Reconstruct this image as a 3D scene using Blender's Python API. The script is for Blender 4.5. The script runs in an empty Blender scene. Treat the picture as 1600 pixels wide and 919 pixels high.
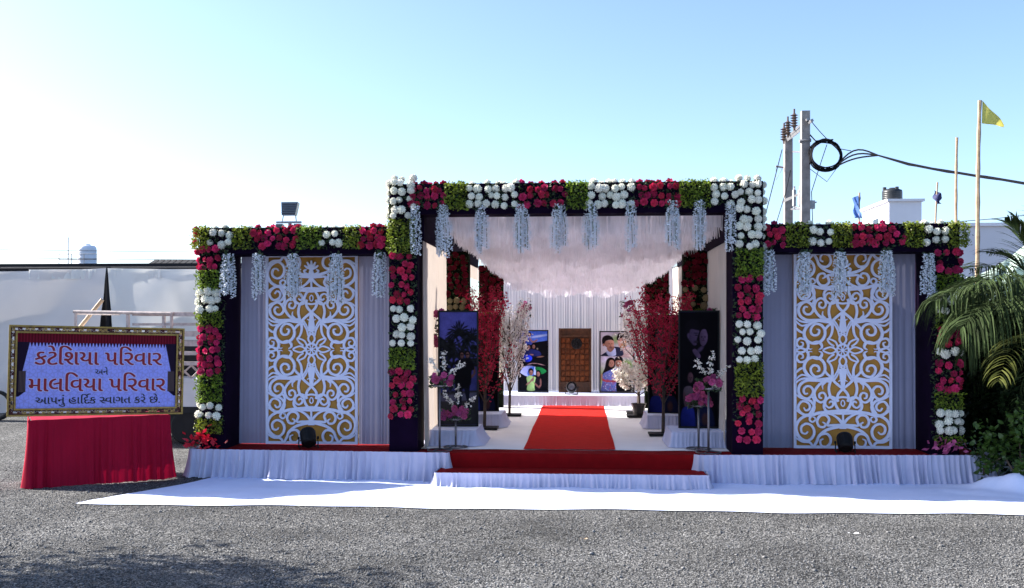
import bpy, bmesh, math, random
import numpy as np
from mathutils import Vector, Matrix, Euler
R = random.Random(7)
RN = np.random.RandomState(5)
PI = math.pi
sc = bpy.context.scene
COL = sc.collection

# ------------------------------------------------------------------ camera, world, sun, exposure
F = 1600.0                         # focal length in photo pixels (36 mm lens)
TH = math.atan(107 / 1600.0)       # camera yaw against the facade normal
H = 1.95                           # eye height
cam = bpy.data.cameras.new('camera')
cam.sensor_width = 36; cam.lens = 36.0; cam.shift_y = 40.5 / 1600
cam.clip_start = 0.1; cam.clip_end = 3000
camo = bpy.data.objects.new('camera', cam); COL.objects.link(camo)
camo.location = (0, 0, H); camo.rotation_euler = (PI / 2, 0, TH)
sc.camera = camo

SUN = Vector((-1.66, 0.32, 1.0)).normalized()
elev = math.asin(SUN.z)
world = bpy.data.worlds.new('World'); sc.world = world; world.use_nodes = True
wn = world.node_tree; bg = wn.nodes['Background']
sky = wn.nodes.new('ShaderNodeTexSky'); sky.sky_type = 'NISHITA'; sky.sun_disc = False
sky.sun_elevation = elev; sky.sun_rotation = math.atan2(SUN.x, SUN.y)
sky.altitude = 50; sky.air_density = 0.72; sky.dust_density = 1.3; sky.ozone_density = 2.6
wn.links.new(sky.outputs[0], bg.inputs[0]); bg.inputs[1].default_value = 0.10
sun = bpy.data.lights.new('sun', 'SUN'); sun.energy = 4.6; sun.angle = math.radians(0.5); sun.color = (1, .95, .87)
suno = bpy.data.objects.new('sun', sun); COL.objects.link(suno)
suno.rotation_euler = SUN.to_track_quat('Z', 'Y').to_euler(); suno.location = (-20, 8, 15)
sc.view_settings.view_transform = 'Standard'; sc.view_settings.look = 'None'
sc.view_settings.exposure = 1.78; sc.view_settings.gamma = 1.0; sc.view_settings.use_curve_mapping = False
sc.cycles.max_bounces = 8; sc.cycles.transparent_max_bounces = 12
sc.cycles.use_denoising = True

# ------------------------------------------------------------------ measuring helpers (photo pixel -> metres)
def wpt(u, v, d):
    cx = (u - 800) / F * d
    return Vector((math.cos(TH) * cx - math.sin(TH) * d, math.sin(TH) * cx + math.cos(TH) * d, H + (500 - v) / F * d))
def at(u, v, y):
    a = (u - 800) / F
    return wpt(u, v, y / (math.cos(TH) + a * math.sin(TH)))
def xat(u, y): return at(u, 500, y).x
def zat(u, v, y): return at(u, v, y).z
def gnd(u, v, z=0.0): return wpt(u, v, (H - z) * F / (v - 500))

# ------------------------------------------------------------------ materials
MATS = {}
def mat(name, col, rough=.65, var=.15, scale=6.0, bump=0.0, bscale=150.0, trans=0.0, metal=0.0, spec=.4, rand=0.0, sheen=0.0, hue=0.0):
    if name in MATS: return MATS[name]
    m = bpy.data.materials.new(name); m.use_nodes = True; nt = m.node_tree; N = nt.nodes; L = nt.links
    b = N['Principled BSDF']; out = N['Material Output']
    tc = N.new('ShaderNodeTexCoord')
    no = N.new('ShaderNodeTexNoise'); no.inputs['Scale'].default_value = scale; no.inputs['Detail'].default_value = 6
    L.new(tc.outputs['Object'], no.inputs['Vector'])
    mr = N.new('ShaderNodeMapRange'); mr.inputs[1].default_value = .25; mr.inputs[2].default_value = .75
    mr.inputs[3].default_value = 1 - var; mr.inputs[4].default_value = 1 + var
    L.new(no.outputs['Fac'], mr.inputs[0])
    hs = N.new('ShaderNodeHueSaturation'); hs.inputs['Color'].default_value = (*col, 1)
    L.new(mr.outputs[0], hs.inputs['Value'])
    if rand or hue:
        oi = N.new('ShaderNodeObjectInfo')
        r2 = N.new('ShaderNodeMapRange'); r2.inputs[3].default_value = 1 - rand; r2.inputs[4].default_value = 1 + rand
        L.new(oi.outputs['Random'], r2.inputs[0])
        mu = N.new('ShaderNodeMath'); mu.operation = 'MULTIPLY'
        L.new(r2.outputs[0], mu.inputs[0]); L.new(mr.outputs[0], mu.inputs[1]); L.new(mu.outputs[0], hs.inputs['Value'])
        if hue:
            r3 = N.new('ShaderNodeMapRange'); r3.inputs[3].default_value = .5 - hue; r3.inputs[4].default_value = .5 + hue
            m7 = N.new('ShaderNodeMath'); m7.operation = 'MULTIPLY'; m7.inputs[1].default_value = 7.31
            fr = N.new('ShaderNodeMath'); fr.operation = 'FRACT'
            L.new(oi.outputs['Random'], m7.inputs[0]); L.new(m7.outputs[0], fr.inputs[0])
            L.new(fr.outputs[0], r3.inputs[0]); L.new(r3.outputs[0], hs.inputs['Hue'])
    L.new(hs.outputs[0], b.inputs['Base Color'])
    b.inputs['Roughness'].default_value = rough; b.inputs['Metallic'].default_value = metal
    b.inputs['Specular IOR Level'].default_value = spec
    if sheen: b.inputs['Sheen Weight'].default_value = sheen
    if bump:
        n2 = N.new('ShaderNodeTexNoise'); n2.inputs['Scale'].default_value = bscale; n2.inputs['Detail'].default_value = 4
        L.new(tc.outputs['Object'], n2.inputs['Vector'])
        bp = N.new('ShaderNodeBump'); bp.inputs['Strength'].default_value = bump; bp.inputs['Distance'].default_value = .01
        L.new(n2.outputs['Fac'], bp.inputs['Height']); L.new(bp.outputs[0], b.inputs['Normal'])
    if trans:
        t = N.new('ShaderNodeBsdfTranslucent'); L.new(hs.outputs[0], t.inputs['Color'])
        mx = N.new('ShaderNodeMixShader'); mx.inputs[0].default_value = trans
        L.new(b.outputs[0], mx.inputs[1]); L.new(t.outputs[0], mx.inputs[2]); L.new(mx.outputs[0], out.inputs['Surface'])
    MATS[name] = m
    return m

M = dict(
    velvet=mat('dark_purple_velvet', (.006, .0018, .011), .9, .3, 5, spec=.05),
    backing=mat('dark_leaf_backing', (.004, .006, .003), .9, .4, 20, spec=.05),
    curtain=mat('lilac_curtain_cloth', (.29, .29, .40), .85, .05, 3, bump=.1, bscale=300, trans=.12, spec=.1),
    skirt=mat('pale_skirt_cloth', (.50, .49, .63), .7, .08, 4, bump=.05, bscale=250, trans=.04, spec=.25),
    drape=mat('cream_drape_cloth', (.58, .50, .44), .85, .06, 3, bump=.1, bscale=260, trans=.26, spec=.1),
    drapeback=mat('pale_back_drape_cloth', (.66, .62, .64), .85, .06, 3, bump=.1, bscale=260, trans=.26, spec=.1),
    innerfloor=mat('pale_tunnel_cloth', (.84, .83, .84), .85, .05, 2.5, bump=.12, bscale=300),
    whitecloth=mat('white_floor_cloth', (.64, .70, .92), .85, .04, 2.5, bump=.12, bscale=400),
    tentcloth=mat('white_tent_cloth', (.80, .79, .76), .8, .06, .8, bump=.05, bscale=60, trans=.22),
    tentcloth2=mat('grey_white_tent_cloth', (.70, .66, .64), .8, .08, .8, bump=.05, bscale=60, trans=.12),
    redcarpet=mat('red_carpet', (.52, .016, .012), .95, .12, 9, bump=.5, bscale=500, spec=.1),
    darkred=mat('red_stage_carpet', (.22, .004, .006), .95, .15, 9, bump=.5, bscale=500, spec=.1),
    redskirt=mat('red_table_cloth', (.33, .004, .028), .75, .1, 3, bump=.05, bscale=200, trans=.10, spec=.12),
    rose=mat('crimson_rose', (.56, .038, .118), .6, .42, 34, trans=.12, rand=.35, hue=.012, spec=.2),
    bunchred=mat('red_bunch_petal', (.60, .012, .035), .5, .3, 20, trans=.2),
    shaderose=mat('shaded_crimson_rose', (.15, .008, .022), .6, .3, 30, rand=.3, spec=.1),  # crimson rose for the tunnel columns, canopy shade put into its colour
    pinkrose=mat('pink_rose', (.42, .075, .20), .55, .25, 30, trans=.12, rand=.2, hue=.02),
    white=mat('white_pompom', (.82, .81, .70), .75, .30, 70, trans=.12, rand=.10, hue=.02),
    cream=mat('shaded_cream_pompom', (.26, .20, .10), .7, .12, 30, trans=.1, rand=.15),  # cream flower darkened in its base colour to stand for tunnel shade
    leaf=mat('light_green_leaf', (.17, .225, .018), .5, .9, 22, trans=.3, hue=.02),
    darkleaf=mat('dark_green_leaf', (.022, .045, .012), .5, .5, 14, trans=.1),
    wist=mat('white_wisteria_petal', (.80, .84, .90), .6, .10, 40, trans=.2),
    stem=mat('green_stem', (.06, .10, .03), .7, .3, 20),
    board=mat('ochre_panel_board', (.47, .22, .032), .6, .12, 3, bump=.05, bscale=30),
    fret=mat('white_fret_board', (.76, .77, .95), .5, .04, 5, bump=.02, bscale=80),
    blackmetal=mat('black_painted_metal', (.007, .007, .008), .5, .3, 20, spec=.2),
    steel=mat('stand_steel', (.14, .13, .14), .4, .2, 12, metal=.6),
    gold=mat('gold_frame_paint', (.30, .19, .045), .42, .3, 30, metal=.35, bump=.2, bscale=80),
    carved=mat('gold_carving', (.34, .22, .07), .45, .35, 40, metal=.3),
    maroonwood=mat('maroon_frame_bed', (.07, .012, .010), .6, .3, 30),
    lettermaroon=mat('maroon_letter_print', (.24, .003, .012), .5, .05, 4),
    letterhalo=mat('pale_letter_edge_print', (.50, .48, .80), .6, .03, 4),
    letterblack=mat('black_letter_print', (.012, .01, .014), .5, .05, 4),
    wood=mat('carved_dark_wood', (.115, .030, .007), .6, .5, 18, bump=.5, bscale=40, rand=.3, spec=.2),
    wood2=mat('dark_wood_frame', (.07, .025, .008), .55, .4, 14, bump=.3, bscale=30),
    bark=mat('artificial_bark', (.05, .035, .028), .85, .4, 30, bump=.4, bscale=60),
    redbloss=mat('dark_red_blossom', (.46, .020, .060), .6, .45, 12, trans=.15, spec=.15),
    whitebloss=mat('white_blossom', (.80, .76, .70), .6, .18, 12, trans=.25),
    greybloss=mat('greyish_white_blossom', (.72, .69, .68), .6, .35, 12, trans=.2),  # a slightly greyer, more uneven white than whitebloss
    fringe=mat('white_fringe', (.88, .86, .91), .75, .14, 5, trans=.42, spec=.15),
    fringesheet=mat('canopy_sheet', (.62, .58, .58), .85, .1, 2, trans=.30, spec=.1),
    voile=mat('thin_canopy_voile', (.80, .77, .76), .85, .1, 2, trans=.5, spec=.1),
    bamboo=mat('bamboo', (.34, .24, .15), .6, .35, 9, bump=.2, bscale=20),
    yellow=mat('yellow_flag', (.62, .57, .13), .7, .1, 5, trans=.35),
    bluef=mat('blue_flag', (.10, .20, .50), .7, .2, 5, trans=.35),
    navy=mat('navy_flag', (.02, .025, .10), .7, .2, 5, trans=.2),
    concrete=mat('pole_concrete', (.26, .235, .225), .9, .25, 6, bump=.3, bscale=60),
    porcelain=mat('brown_insulator', (.10, .07, .06), .3, .2, 20),
    galv=mat('galvanised_steel', (.30, .30, .32), .5, .25, 10, metal=.5),
    cable=mat('black_cable', (.006, .006, .009), .75, .2, 20, spec=.1),
    plaster=mat('white_plaster', (.72, .71, .76), .85, .06, .6, bump=.1, bscale=20),
    plaster2=mat('pale_plaster', (.60, .59, .64), .85, .08, .4, bump=.1, bscale=20),
    blackplastic=mat('black_tank_plastic', (.02, .022, .026), .4, .2, 6),
    tankwhite=mat('pale_tank_plastic', (.66, .70, .78), .4, .08, 4),
    roofdark=mat('dark_roof_edge', (.010, .010, .014), .9, .3, 3),
    truckwhite=mat('white_truck_paint', (.66, .66, .66), .35, .1, 3, spec=.5),
    truckrail=mat('rusty_white_rail', (.52, .44, .40), .6, .35, 12, bump=.2, bscale=40),
    truckdark=mat('truck_underside', (.01, .01, .012), .7, .3, 10),
    rubber=mat('tyre_rubber', (.012, .012, .013), .8, .3, 10),
    rim=mat('wheel_rim', (.28, .28, .30), .4, .2, 8, metal=.6),
    glass=mat('dark_glass', (.01, .012, .016), .08, .1, 2, spec=.7),
    palm=mat('palm_leaflet', (.034, .052, .018), .7, .8, 5, trans=.15, spec=.10),
    palmdry=mat('palm_leaflet_dry', (.10, .11, .026), .7, .5, 5, trans=.2, spec=.1),
    rachis=mat('palm_rachis', (.13, .15, .04), .5, .3, 6),
    trunk=mat('tree_bark', (.09, .065, .045), .9, .4, 6, bump=.6, bscale=25),
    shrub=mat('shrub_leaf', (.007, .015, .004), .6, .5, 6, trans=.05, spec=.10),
    bush=mat('bush_leaf', (.050, .10, .016), .4, .4, 6, trans=.25, spec=.5),
    net=mat('pale_green_shade_net', (.62, .76, .66), .8, .08, 2, trans=.55),
    pebble=mat('grey_pebble', (.145, .143, .143), .85, .95, 33, spec=.3),
    paper=mat('white_paper', (.78, .78, .76), .8, .05, 5),
    pot=mat('black_pot', (.015, .013, .014), .5, .3, 8),
    lamp=mat('lamp_glass_grey', (.08, .09, .11), .15, .1, 4, spec=.7),
    skyblue=mat('blue_plastic', (.012, .03, .10), .5, .2, 8),
)

# gravel ground: stones as a cell pattern with relief
def gravel_mat():
    m = bpy.data.materials.new('grey_gravel'); m.use_nodes = True; nt = m.node_tree; N = nt.nodes; L = nt.links
    b = N['Principled BSDF']; tc = N.new('ShaderNodeTexCoord')
    v = N.new('ShaderNodeTexVoronoi'); v.inputs['Scale'].default_value = 84
    v2 = N.new('ShaderNodeTexVoronoi'); v2.inputs['Scale'].default_value = 190
    n = N.new('ShaderNodeTexNoise'); n.inputs['Scale'].default_value = .9; n.inputs['Detail'].default_value = 8
    n2 = N.new('ShaderNodeTexNoise'); n2.inputs['Scale'].default_value = 9; n2.inputs['Detail'].default_value = 6
    for x in (v, v2, n, n2): L.new(tc.outputs['Object'], x.inputs['Vector'])
    sep = N.new('ShaderNodeSeparateColor'); L.new(v.outputs['Color'], sep.inputs[0])
    r = N.new('ShaderNodeValToRGB'); e = r.color_ramp.elements
    e[0].position = 0; e[0].color = (.020, .020, .021, 1); e[1].position = 1; e[1].color = (.33, .326, .32, 1)
    e2 = r.color_ramp.elements.new(.55); e2.color = (.070, .070, .071, 1)
    L.new(sep.outputs[0], r.inputs[0])
    mrp = N.new('ShaderNodeMapRange'); mrp.inputs[1].default_value = .3; mrp.inputs[2].default_value = .7; mrp.inputs[3].default_value = .62; mrp.inputs[4].default_value = 1.4
    L.new(n.outputs['Fac'], mrp.inputs[0])
    mrq = N.new('ShaderNodeMapRange'); mrq.inputs[1].default_value = .3; mrq.inputs[2].default_value = .7; mrq.inputs[3].default_value = .75; mrq.inputs[4].default_value = 1.25
    L.new(n2.outputs['Fac'], mrq.inputs[0])
    mu = N.new('ShaderNodeMath'); mu.operation = 'MULTIPLY'; L.new(mrp.outputs[0], mu.inputs[0]); L.new(mrq.outputs[0], mu.inputs[1])
    hs = N.new('ShaderNodeHueSaturation'); L.new(r.outputs[0], hs.inputs['Color']); L.new(mu.outputs[0], hs.inputs['Value'])
    L.new(hs.outputs[0], b.inputs['Base Color']); b.inputs['Roughness'].default_value = .9; b.inputs['Specular IOR Level'].default_value = .25
    ad = N.new('ShaderNodeMath'); ad.operation = 'MULTIPLY_ADD'; ad.inputs[1].default_value = .5
    L.new(v2.outputs['Distance'], ad.inputs[0]); L.new(v.outputs['Distance'], ad.inputs[2])
    bp = N.new('ShaderNodeBump'); bp.invert = True; bp.inputs['Strength'].default_value = 1.0; bp.inputs['Distance'].default_value = .02
    L.new(ad.outputs[0], bp.inputs['Height']); L.new(bp.outputs[0], b.inputs['Normal'])
    return m
M['gravel'] = gravel_mat()

def print_mat(name, arr):
    """flat print: an image painted here with numpy (rows top-down, linear RGB)"""
    h, w, _ = arr.shape
    im = bpy.data.images.new(name, w, h, alpha=False, float_buffer=False)
    a = np.ones((h, w, 4), np.float32); lin = np.clip(arr, 0, 1)
    a[..., :3] = np.where(lin <= .0031308, lin * 12.92, 1.055 * lin ** (1 / 2.4) - .055)
    im.pixels.foreach_set(a[::-1].ravel()); im.update(); im.pack()
    m = bpy.data.materials.new(name); m.use_nodes = True; N = m.node_tree.nodes
    t = N.new('ShaderNodeTexImage'); t.image = im; t.extension = 'EXTEND'
    m.node_tree.links.new(t.outputs[0], N['Principled BSDF'].inputs['Base Color'])
    N['Principled BSDF'].inputs['Roughness'].default_value = .7
    N['Principled BSDF'].inputs['Specular IOR Level'].default_value = .06
    return m

# ------------------------------------------------------------------ mesh helpers
class MB:
    def __init__(s): s.v = []; s.f = []
    def add(s, vs, fs):
        k = len(s.v); s.v += [tuple(p) for p in vs]; s.f += [tuple(i + k for i in f) for f in fs]; return s
    def box(s, x0, x1, y0, y1, z0, z1, bev=0.0):
        if bev <= 0:
            return s.add([(x0,y0,z0),(x1,y0,z0),(x1,y1,z0),(x0,y1,z0),(x0,y0,z1),(x1,y0,z1),(x1,y1,z1),(x0,y1,z1)],
                  [(0,3,2,1),(4,5,6,7),(0,1,5,4),(1,2,6,5),(2,3,7,6),(3,0,4,7)])
        b = min(bev, (x1-x0)/2.1, (y1-y0)/2.1, (z1-z0)/2.1); vs = []
        for (z, i) in ((z0, b), (z0+b, 0), (z1-b, 0), (z1, b)):
            vs += [(x0+b,y0+i,z),(x1-b,y0+i,z),(x1-i,y0+b,z),(x1-i,y1-b,z),(x1-b,y1-i,z),(x0+b,y1-i,z),(x0+i,y1-b,z),(x0+i,y0+b,z)]
        fs = [tuple(range(7,-1,-1)), tuple(range(24,32))]
        for k in range(3):
            for j in range(8): fs.append((k*8+j, k*8+(j+1)%8, k*8+8+(j+1)%8, k*8+8+j))
        return s.add(vs, fs)
    def tube(s, pts, rad, n=6, cap=True):
        pts = [Vector(p) for p in pts]; m = len(pts)
        rad = rad if isinstance(rad, (list, tuple)) else [rad] * m
        vs = []; fs = []; up = Vector((.31, .17, .93))
        for i, p in enumerate(pts):
            t = (pts[min(i+1, m-1)] - pts[max(i-1, 0)]).normalized()
            a = t.cross(up); 
            if a.length < .05: a = t.cross(Vector((1, 0, 0)))
            a.normalize(); b = t.cross(a)
            for j in range(n):
                an = 2*PI*j/n
                vs.append(p + (a*math.cos(an) + b*math.sin(an)) * rad[i])
        for i in range(m-1):
            for j in range(n): fs.append((i*n+j, i*n+(j+1)%n, (i+1)*n+(j+1)%n, (i+1)*n+j))
        if cap: fs += [tuple(range(n-1,-1,-1)), tuple(range((m-1)*n, m*n))]
        return s.add(vs, fs)
    def lathe(s, prof, c=(0,0,0), n=16, axis='z'):
        vs = []; fs = []
        for r, h in prof:
            for j in range(n):
                a = 2*PI*j/n; p = (r*math.cos(a), r*math.sin(a), h)
                if axis == 'y': p = (p[0], p[2], p[1])
                if axis == 'x': p = (p[2], p[0], p[1])
                vs.append((p[0]+c[0], p[1]+c[1], p[2]+c[2]))
        for i in range(len(prof)-1):
            for j in range(n): fs.append((i*n+j, i*n+(j+1)%n, (i+1)*n+(j+1)%n, (i+1)*n+j))
        fs += [tuple(range(n-1,-1,-1)), tuple(range((len(prof)-1)*n, len(prof)*n))]
        return s.add(vs, fs)
    def grid(s, P):
        n = len(P); m = len(P[0]); vs = [q for r in P for q in r]
        return s.add(vs, [(i*m+j, i*m+j+1, (i+1)*m+j+1, (i+1)*m+j) for i in range(n-1) for j in range(m-1)])
    def ell(s, c, r, n=8, k=5, rot=None):
        vs = [(0,0,-1)]; fs = []
        for i in range(1, k):
            ph = -PI/2 + PI*i/k
            for j in range(n): vs.append((math.cos(ph)*math.cos(2*PI*j/n), math.cos(ph)*math.sin(2*PI*j/n), math.sin(ph)))
        vs.append((0,0,1))
        for j in range(n): fs.append((0, 1+(j+1)%n, 1+j))
        for i in range(k-2):
            for j in range(n): fs.append((1+i*n+j, 1+i*n+(j+1)%n, 1+(i+1)*n+(j+1)%n, 1+(i+1)*n+j))
        for j in range(n): fs.append((1+(k-2)*n+j, 1+(k-2)*n+(j+1)%n, len(vs)-1))
        out = []
        for p in vs:
            q = Vector((p[0]*r[0], p[1]*r[1], p[2]*r[2]))
            if rot is not None: q = rot @ q
            out.append(q + Vector(c))
        return s.add(out, fs)
    def mesh(s, name, m, smooth=False):
        me = bpy.data.meshes.new(name); me.from_pydata(s.v, [], s.f)
        for x in (m if isinstance(m, (list, tuple)) else [m]): me.materials.append(x)
        if smooth: me.polygons.foreach_set('use_smooth', [True] * len(me.polygons))
        me.validate(); me.update(); return me

BASE = {}                                   # world location of each thing and part, for parts written in world metres
def put(name, me, parent=None, loc=None, label=None, cat=None, group=None, kind=None, rot=None, scale=None):
    o = bpy.data.objects.new(name, me); COL.objects.link(o)
    if parent is not None: o.parent = parent
    if loc is not None: o.location = loc
    if rot is not None: o.rotation_euler = rot
    if scale is not None: o.scale = scale if isinstance(scale, (tuple, list)) else (scale,)*3
    if label: o['label'] = label
    if cat: o['category'] = cat
    if group: o['group'] = group
    if kind or cat: o['kind'] = kind or 'thing'
    return o
def thing(name, label, cat, loc=(0,0,0), rotz=0.0, group=None, rot=None):
    o = put(name, None, None, loc, label, cat, group, rot=rot or (0,0,rotz)); o.empty_display_size = .1
    BASE[o.name] = Vector(loc); return o
def part(name, mb, m, parent, world=True, smooth=False, label=None, kind=None):
    """a part whose vertices are in world metres (world=True) or in its parent's own frame"""
    if world and parent is not None:
        b = BASE.get(parent.name, Vector((0,0,0))); mb.v = [(p[0]-b.x, p[1]-b.y, p[2]-b.z) for p in mb.v]
    o = put(name, mb.mesh(name, m, smooth), parent, label=label, kind=kind); BASE[o.name] = Vector((0,0,0)); return o
def single(name, mb, m, label, cat, loc=(0,0,0), smooth=False, group=None, kind=None):
    """a thing that is one mesh, vertices in world metres"""
    mb.v = [(p[0]-loc[0], p[1]-loc[1], p[2]-loc[2]) for p in mb.v]
    return put(name, mb.mesh(name, m, smooth), None, loc, label, cat, group, kind)

def pleats(path, zt, zb, amp, wave, flare=0.0, step=.012, rows=7, head=0.0, seed=0, wob=.6, ragged=0.0):
    """a gathered cloth hung along a path of (x, y); folds deepen downwards"""
    rr = random.Random(seed); mb = MB(); pts = [Vector((p[0], p[1], 0)) for p in path]
    L = [0]
    for a, b in zip(pts, pts[1:]): L.append(L[-1] + (b-a).length)
    n = max(3, int(L[-1]/step)); ph = 0; G = []
    lean = [rr.uniform(-1, 1) for _ in range(int(L[-1]/.09)+4)]
    am = [rr.uniform(1-wob, 1+wob) for _ in range(int(L[-1]/wave)+6)]
    fr = [rr.uniform(1-wob*.6, 1+wob*.6) for _ in range(int(L[-1]/wave)+6)]
    for i in range(n+1):
        d = L[-1]*i/n; k = 0
        while k < len(L)-2 and d > L[k+1]: k += 1
        t = (pts[k+1]-pts[k]).normalized(); p = pts[k] + t*(d-L[k]); nrm = Vector((t.y, -t.x, 0))
        q = d/wave; qi = int(q); aa = am[qi]*(1-(q-qi)) + am[qi+1]*(q-qi)
        ph += 2*PI*step/wave*fr[qi]
        l = d/.09; li = int(l); le = lean[li]*(1-(l-li)) + lean[li+1]*(l-li)
        col = []
        for r in range(rows):
            s = r/(rows-1); z = zt + (zb-zt)*s
            w = amp*(.35+.65*s)*aa
            off = w*(math.sin(ph + le*s*1.5)*.8 + .30*math.sin(2.3*ph+1) + .5*math.sin(.37*ph+2+le*s)) + flare*s*s + amp*.5
            if head and r == 0: off *= .5
            pz = z + (ragged*le if r == rows-1 else 0)
            col.append(p + nrm*off + t*(le*.03*s) + Vector((0,0,pz)))
        G.append(col)
    mb.grid(G); return mb
# ------------------------------------------------------------------ ground and gravel
from mathutils import noise as mnoise
def gh(x, y):
    f = max(0, min(1, (10.25-y)/.5))*max(0, min(1, (y-5.2)/.6))*max(0, min(1, (12-abs(x))/2))
    if f <= 0: return 0.0
    return f*(.030*mnoise.noise((x*.55, y*.9, 1.3)) + .016*mnoise.noise((x*1.9, y*2.6, 4.1)) + .007*mnoise.noise((x*5.5, y*7, 9.2)))
xs = [-900,-300,-100,-40,-20] + [-12+.1*i for i in range(241)] + [20,40,100,300,900]
ysg = [-60,-10,2,4] + [5+.07*i for i in range(90)] + [12,14,18,30,60,150,400,1500]
g = MB(); g.grid([[(x, y, gh(x, y)) for x in xs] for y in ysg])
put('ground', g.mesh('ground', M['gravel'], smooth=True), kind='structure')

def pebbles():
    n = 90000
    y = 7.0 + 6.2 * RN.rand(n) ** 1.25; x = (RN.rand(n) - .5) * (y * 1.16 + .6) - .07 * y
    keep = ~((y > 10.45) & (x > -5.0 + .0)) & ~((y > 11.9) & (x > -5.6)); x = x[keep]; y = y[keep]; n = len(x)
    # leave thinner drifts so that the base shows through in places
    s = .0030 + .0085 * RN.rand(n) ** 3.0; big = RN.rand(n) < .012; s[big] *= 1.9
    base = np.array([[1,0,0],[0,1,0],[-1,0,0],[0,-1,0],[0,0,.75],[0,0,-.5]], np.float32)
    fac = np.array([[0,1,4],[1,2,4],[2,3,4],[3,0,4],[1,0,5],[2,1,5],[3,2,5],[0,3,5]], np.int32)
    V = base[None] * (1 + .5*(RN.rand(n, 6, 1)-.5)); V = V * s[:, None, None]
    V[..., 0] *= 1 + .5*RN.rand(n, 1)
    a = RN.rand(n) * 6.283; c, si = np.cos(a)[:, None], np.sin(a)[:, None]
    X = V[..., 0]*c - V[..., 1]*si; Y = V[..., 0]*si + V[..., 1]*c
    hz = np.array([gh(p, q) for p, q in zip(x.tolist(), y.tolist())])
    V = np.stack([X + x[:, None], Y + y[:, None], V[..., 2] + s[:, None]*.25 + hz[:, None]], -1).reshape(-1, 3)
    Fc = (fac[None] + (np.arange(n)*6)[:, None, None]).reshape(-1, 3)
    me = bpy.data.meshes.new('gravel_stones'); me.vertices.add(len(V)); me.vertices.foreach_set('co', V.ravel().astype(np.float32))
    me.loops.add(Fc.size); me.loops.foreach_set('vertex_index', Fc.ravel().astype(np.int32))
    me.polygons.add(len(Fc)); me.polygons.foreach_set('loop_start', np.arange(0, Fc.size, 3, dtype=np.int32))
    me.materials.append(M['pebble']); me.update(); me.validate()
    put('gravel', me, label='loose grey gravel strewn over the yard in front of the white cloth', cat='gravel', kind='stuff')
pebbles()
for i, (u, v, s, lab, nm) in enumerate(((1333, 833, .05, 'scrap of white paper on the gravel at right', 'paper_scrap'),
        (912, 842, .035, 'pale dry leaf lying on the gravel before the step', 'dry_leaf'))):
    p = gnd(u, v, .012); p.z += gh(p.x, p.y); b = MB(); k = 6; P = []
    for a in range(3):
        P.append([(p.x + (c/(k-1)-.5)*s*1.9, p.y + (a/2-.5)*s*.5 + .006*math.sin(c*2.1), p.z + .006*math.sin(c*1.3+a)+.004) for c in range(k)])
    b.grid(P); single(nm, b, M['paper'] if i == 0 else M['bamboo'], lab, 'litter', loc=tuple(p))

# ------------------------------------------------------------------ white cloth in front of the stage
def floor_cloth():
    nx, ny = 240, 60; P = []
    for j in range(ny):
        t = j/(ny-1); row = []
        y = 10.50 + (12.75-10.50)*t
        xl = -4.75 - .58*(1-t)**2.2 + .25*t - .12*math.sin(t*5)*(1-t)
        xr = 6.6
        for i in range(nx):
            s = i/(nx-1); x = xl + (xr-xl)*s
            fr = .035*math.sin(x*1.9+.6)*(1-t)**3 + .02*math.sin(x*5.3)*(1-t)**4
            z = .018 + .005*math.sin(x*3.1+y*2.3) + .004*math.sin(x*7.7-y*5.1) + .003*math.sin(y*13+x) + .010*math.exp(-((y-11.35-.18*math.sin(x*1.3))/.04)**2)*(.5+.5*math.sin(x*2.1)) + .008*math.exp(-(((x*.8+y*1.5) % 2.3-1.1)/.05)**2)*max(0, math.sin(x*1.7+y))
            d = math.hypot((x-5.05)/.62, (y-11.95)/.34)                      # bunched-up corner at the bush
            if d < 1.6: z += .20*math.exp(-d*d*1.3)*(1+.35*math.sin(x*9+y*14)) + .02*math.sin(x*17-y*9)*math.exp(-d*d)
            if i == 0 or j == 0: z = .010
            row.append((x, y+fr, z))
        P.append(row)
    b = MB(); b.grid(P); o = single('floor_cloth', b, M['whitecloth'], 'long white cloth spread on the gravel in front of the stage step', 'floor cloth', loc=(0,11,0), smooth=True)
floor_cloth()

# ------------------------------------------------------------------ stage: deck, step, skirts
ZS = .34
def yl(x): return 12.28 + (12.42-12.28)*(-.95-x)/(4.1-.95)      # front of left wing deck
def yr(x): return 12.30 + .20*(x-1.4)/3.3
st = thing('stage_deck', 'long low wooden stage under red carpet with gathered pale skirting', 'stage', (0,12.4,0))
b = MB()
b.add([(-4.80,yl(-4.8),0),(-1.64,yl(-1.64),0),(-1.64,13.3,0),(-4.80,13.3,0),(-4.80,yl(-4.8),ZS-.012),(-1.64,yl(-1.64),ZS-.012),(-1.64,13.3,ZS-.012),(-4.80,13.3,ZS-.012)],
      [(0,3,2,1),(4,5,6,7),(0,1,5,4),(1,2,6,5),(2,3,7,6),(3,0,4,7)])
b.add([(1.40,yr(1.4),0),(4.84,yr(4.84),0),(4.84,13.3,0),(1.40,13.3,0),(1.40,yr(1.4),ZS-.012),(4.84,yr(4.84),ZS-.012),(4.84,13.3,ZS-.012),(1.40,13.3,ZS-.012)],
      [(0,3,2,1),(4,5,6,7),(0,1,5,4),(1,2,6,5),(2,3,7,6),(3,0,4,7)])
b.box(-1.637, 1.397, 12.33, 20.7, 0, ZS-.013); b.box(-2.4, -1.64, 13.303, 20.7, 0, ZS-.013); b.box(1.40, 2.2, 13.303, 20.7, 0, ZS-.013)
part('deck', b, M['wood2'], st)
b = MB()
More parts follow.
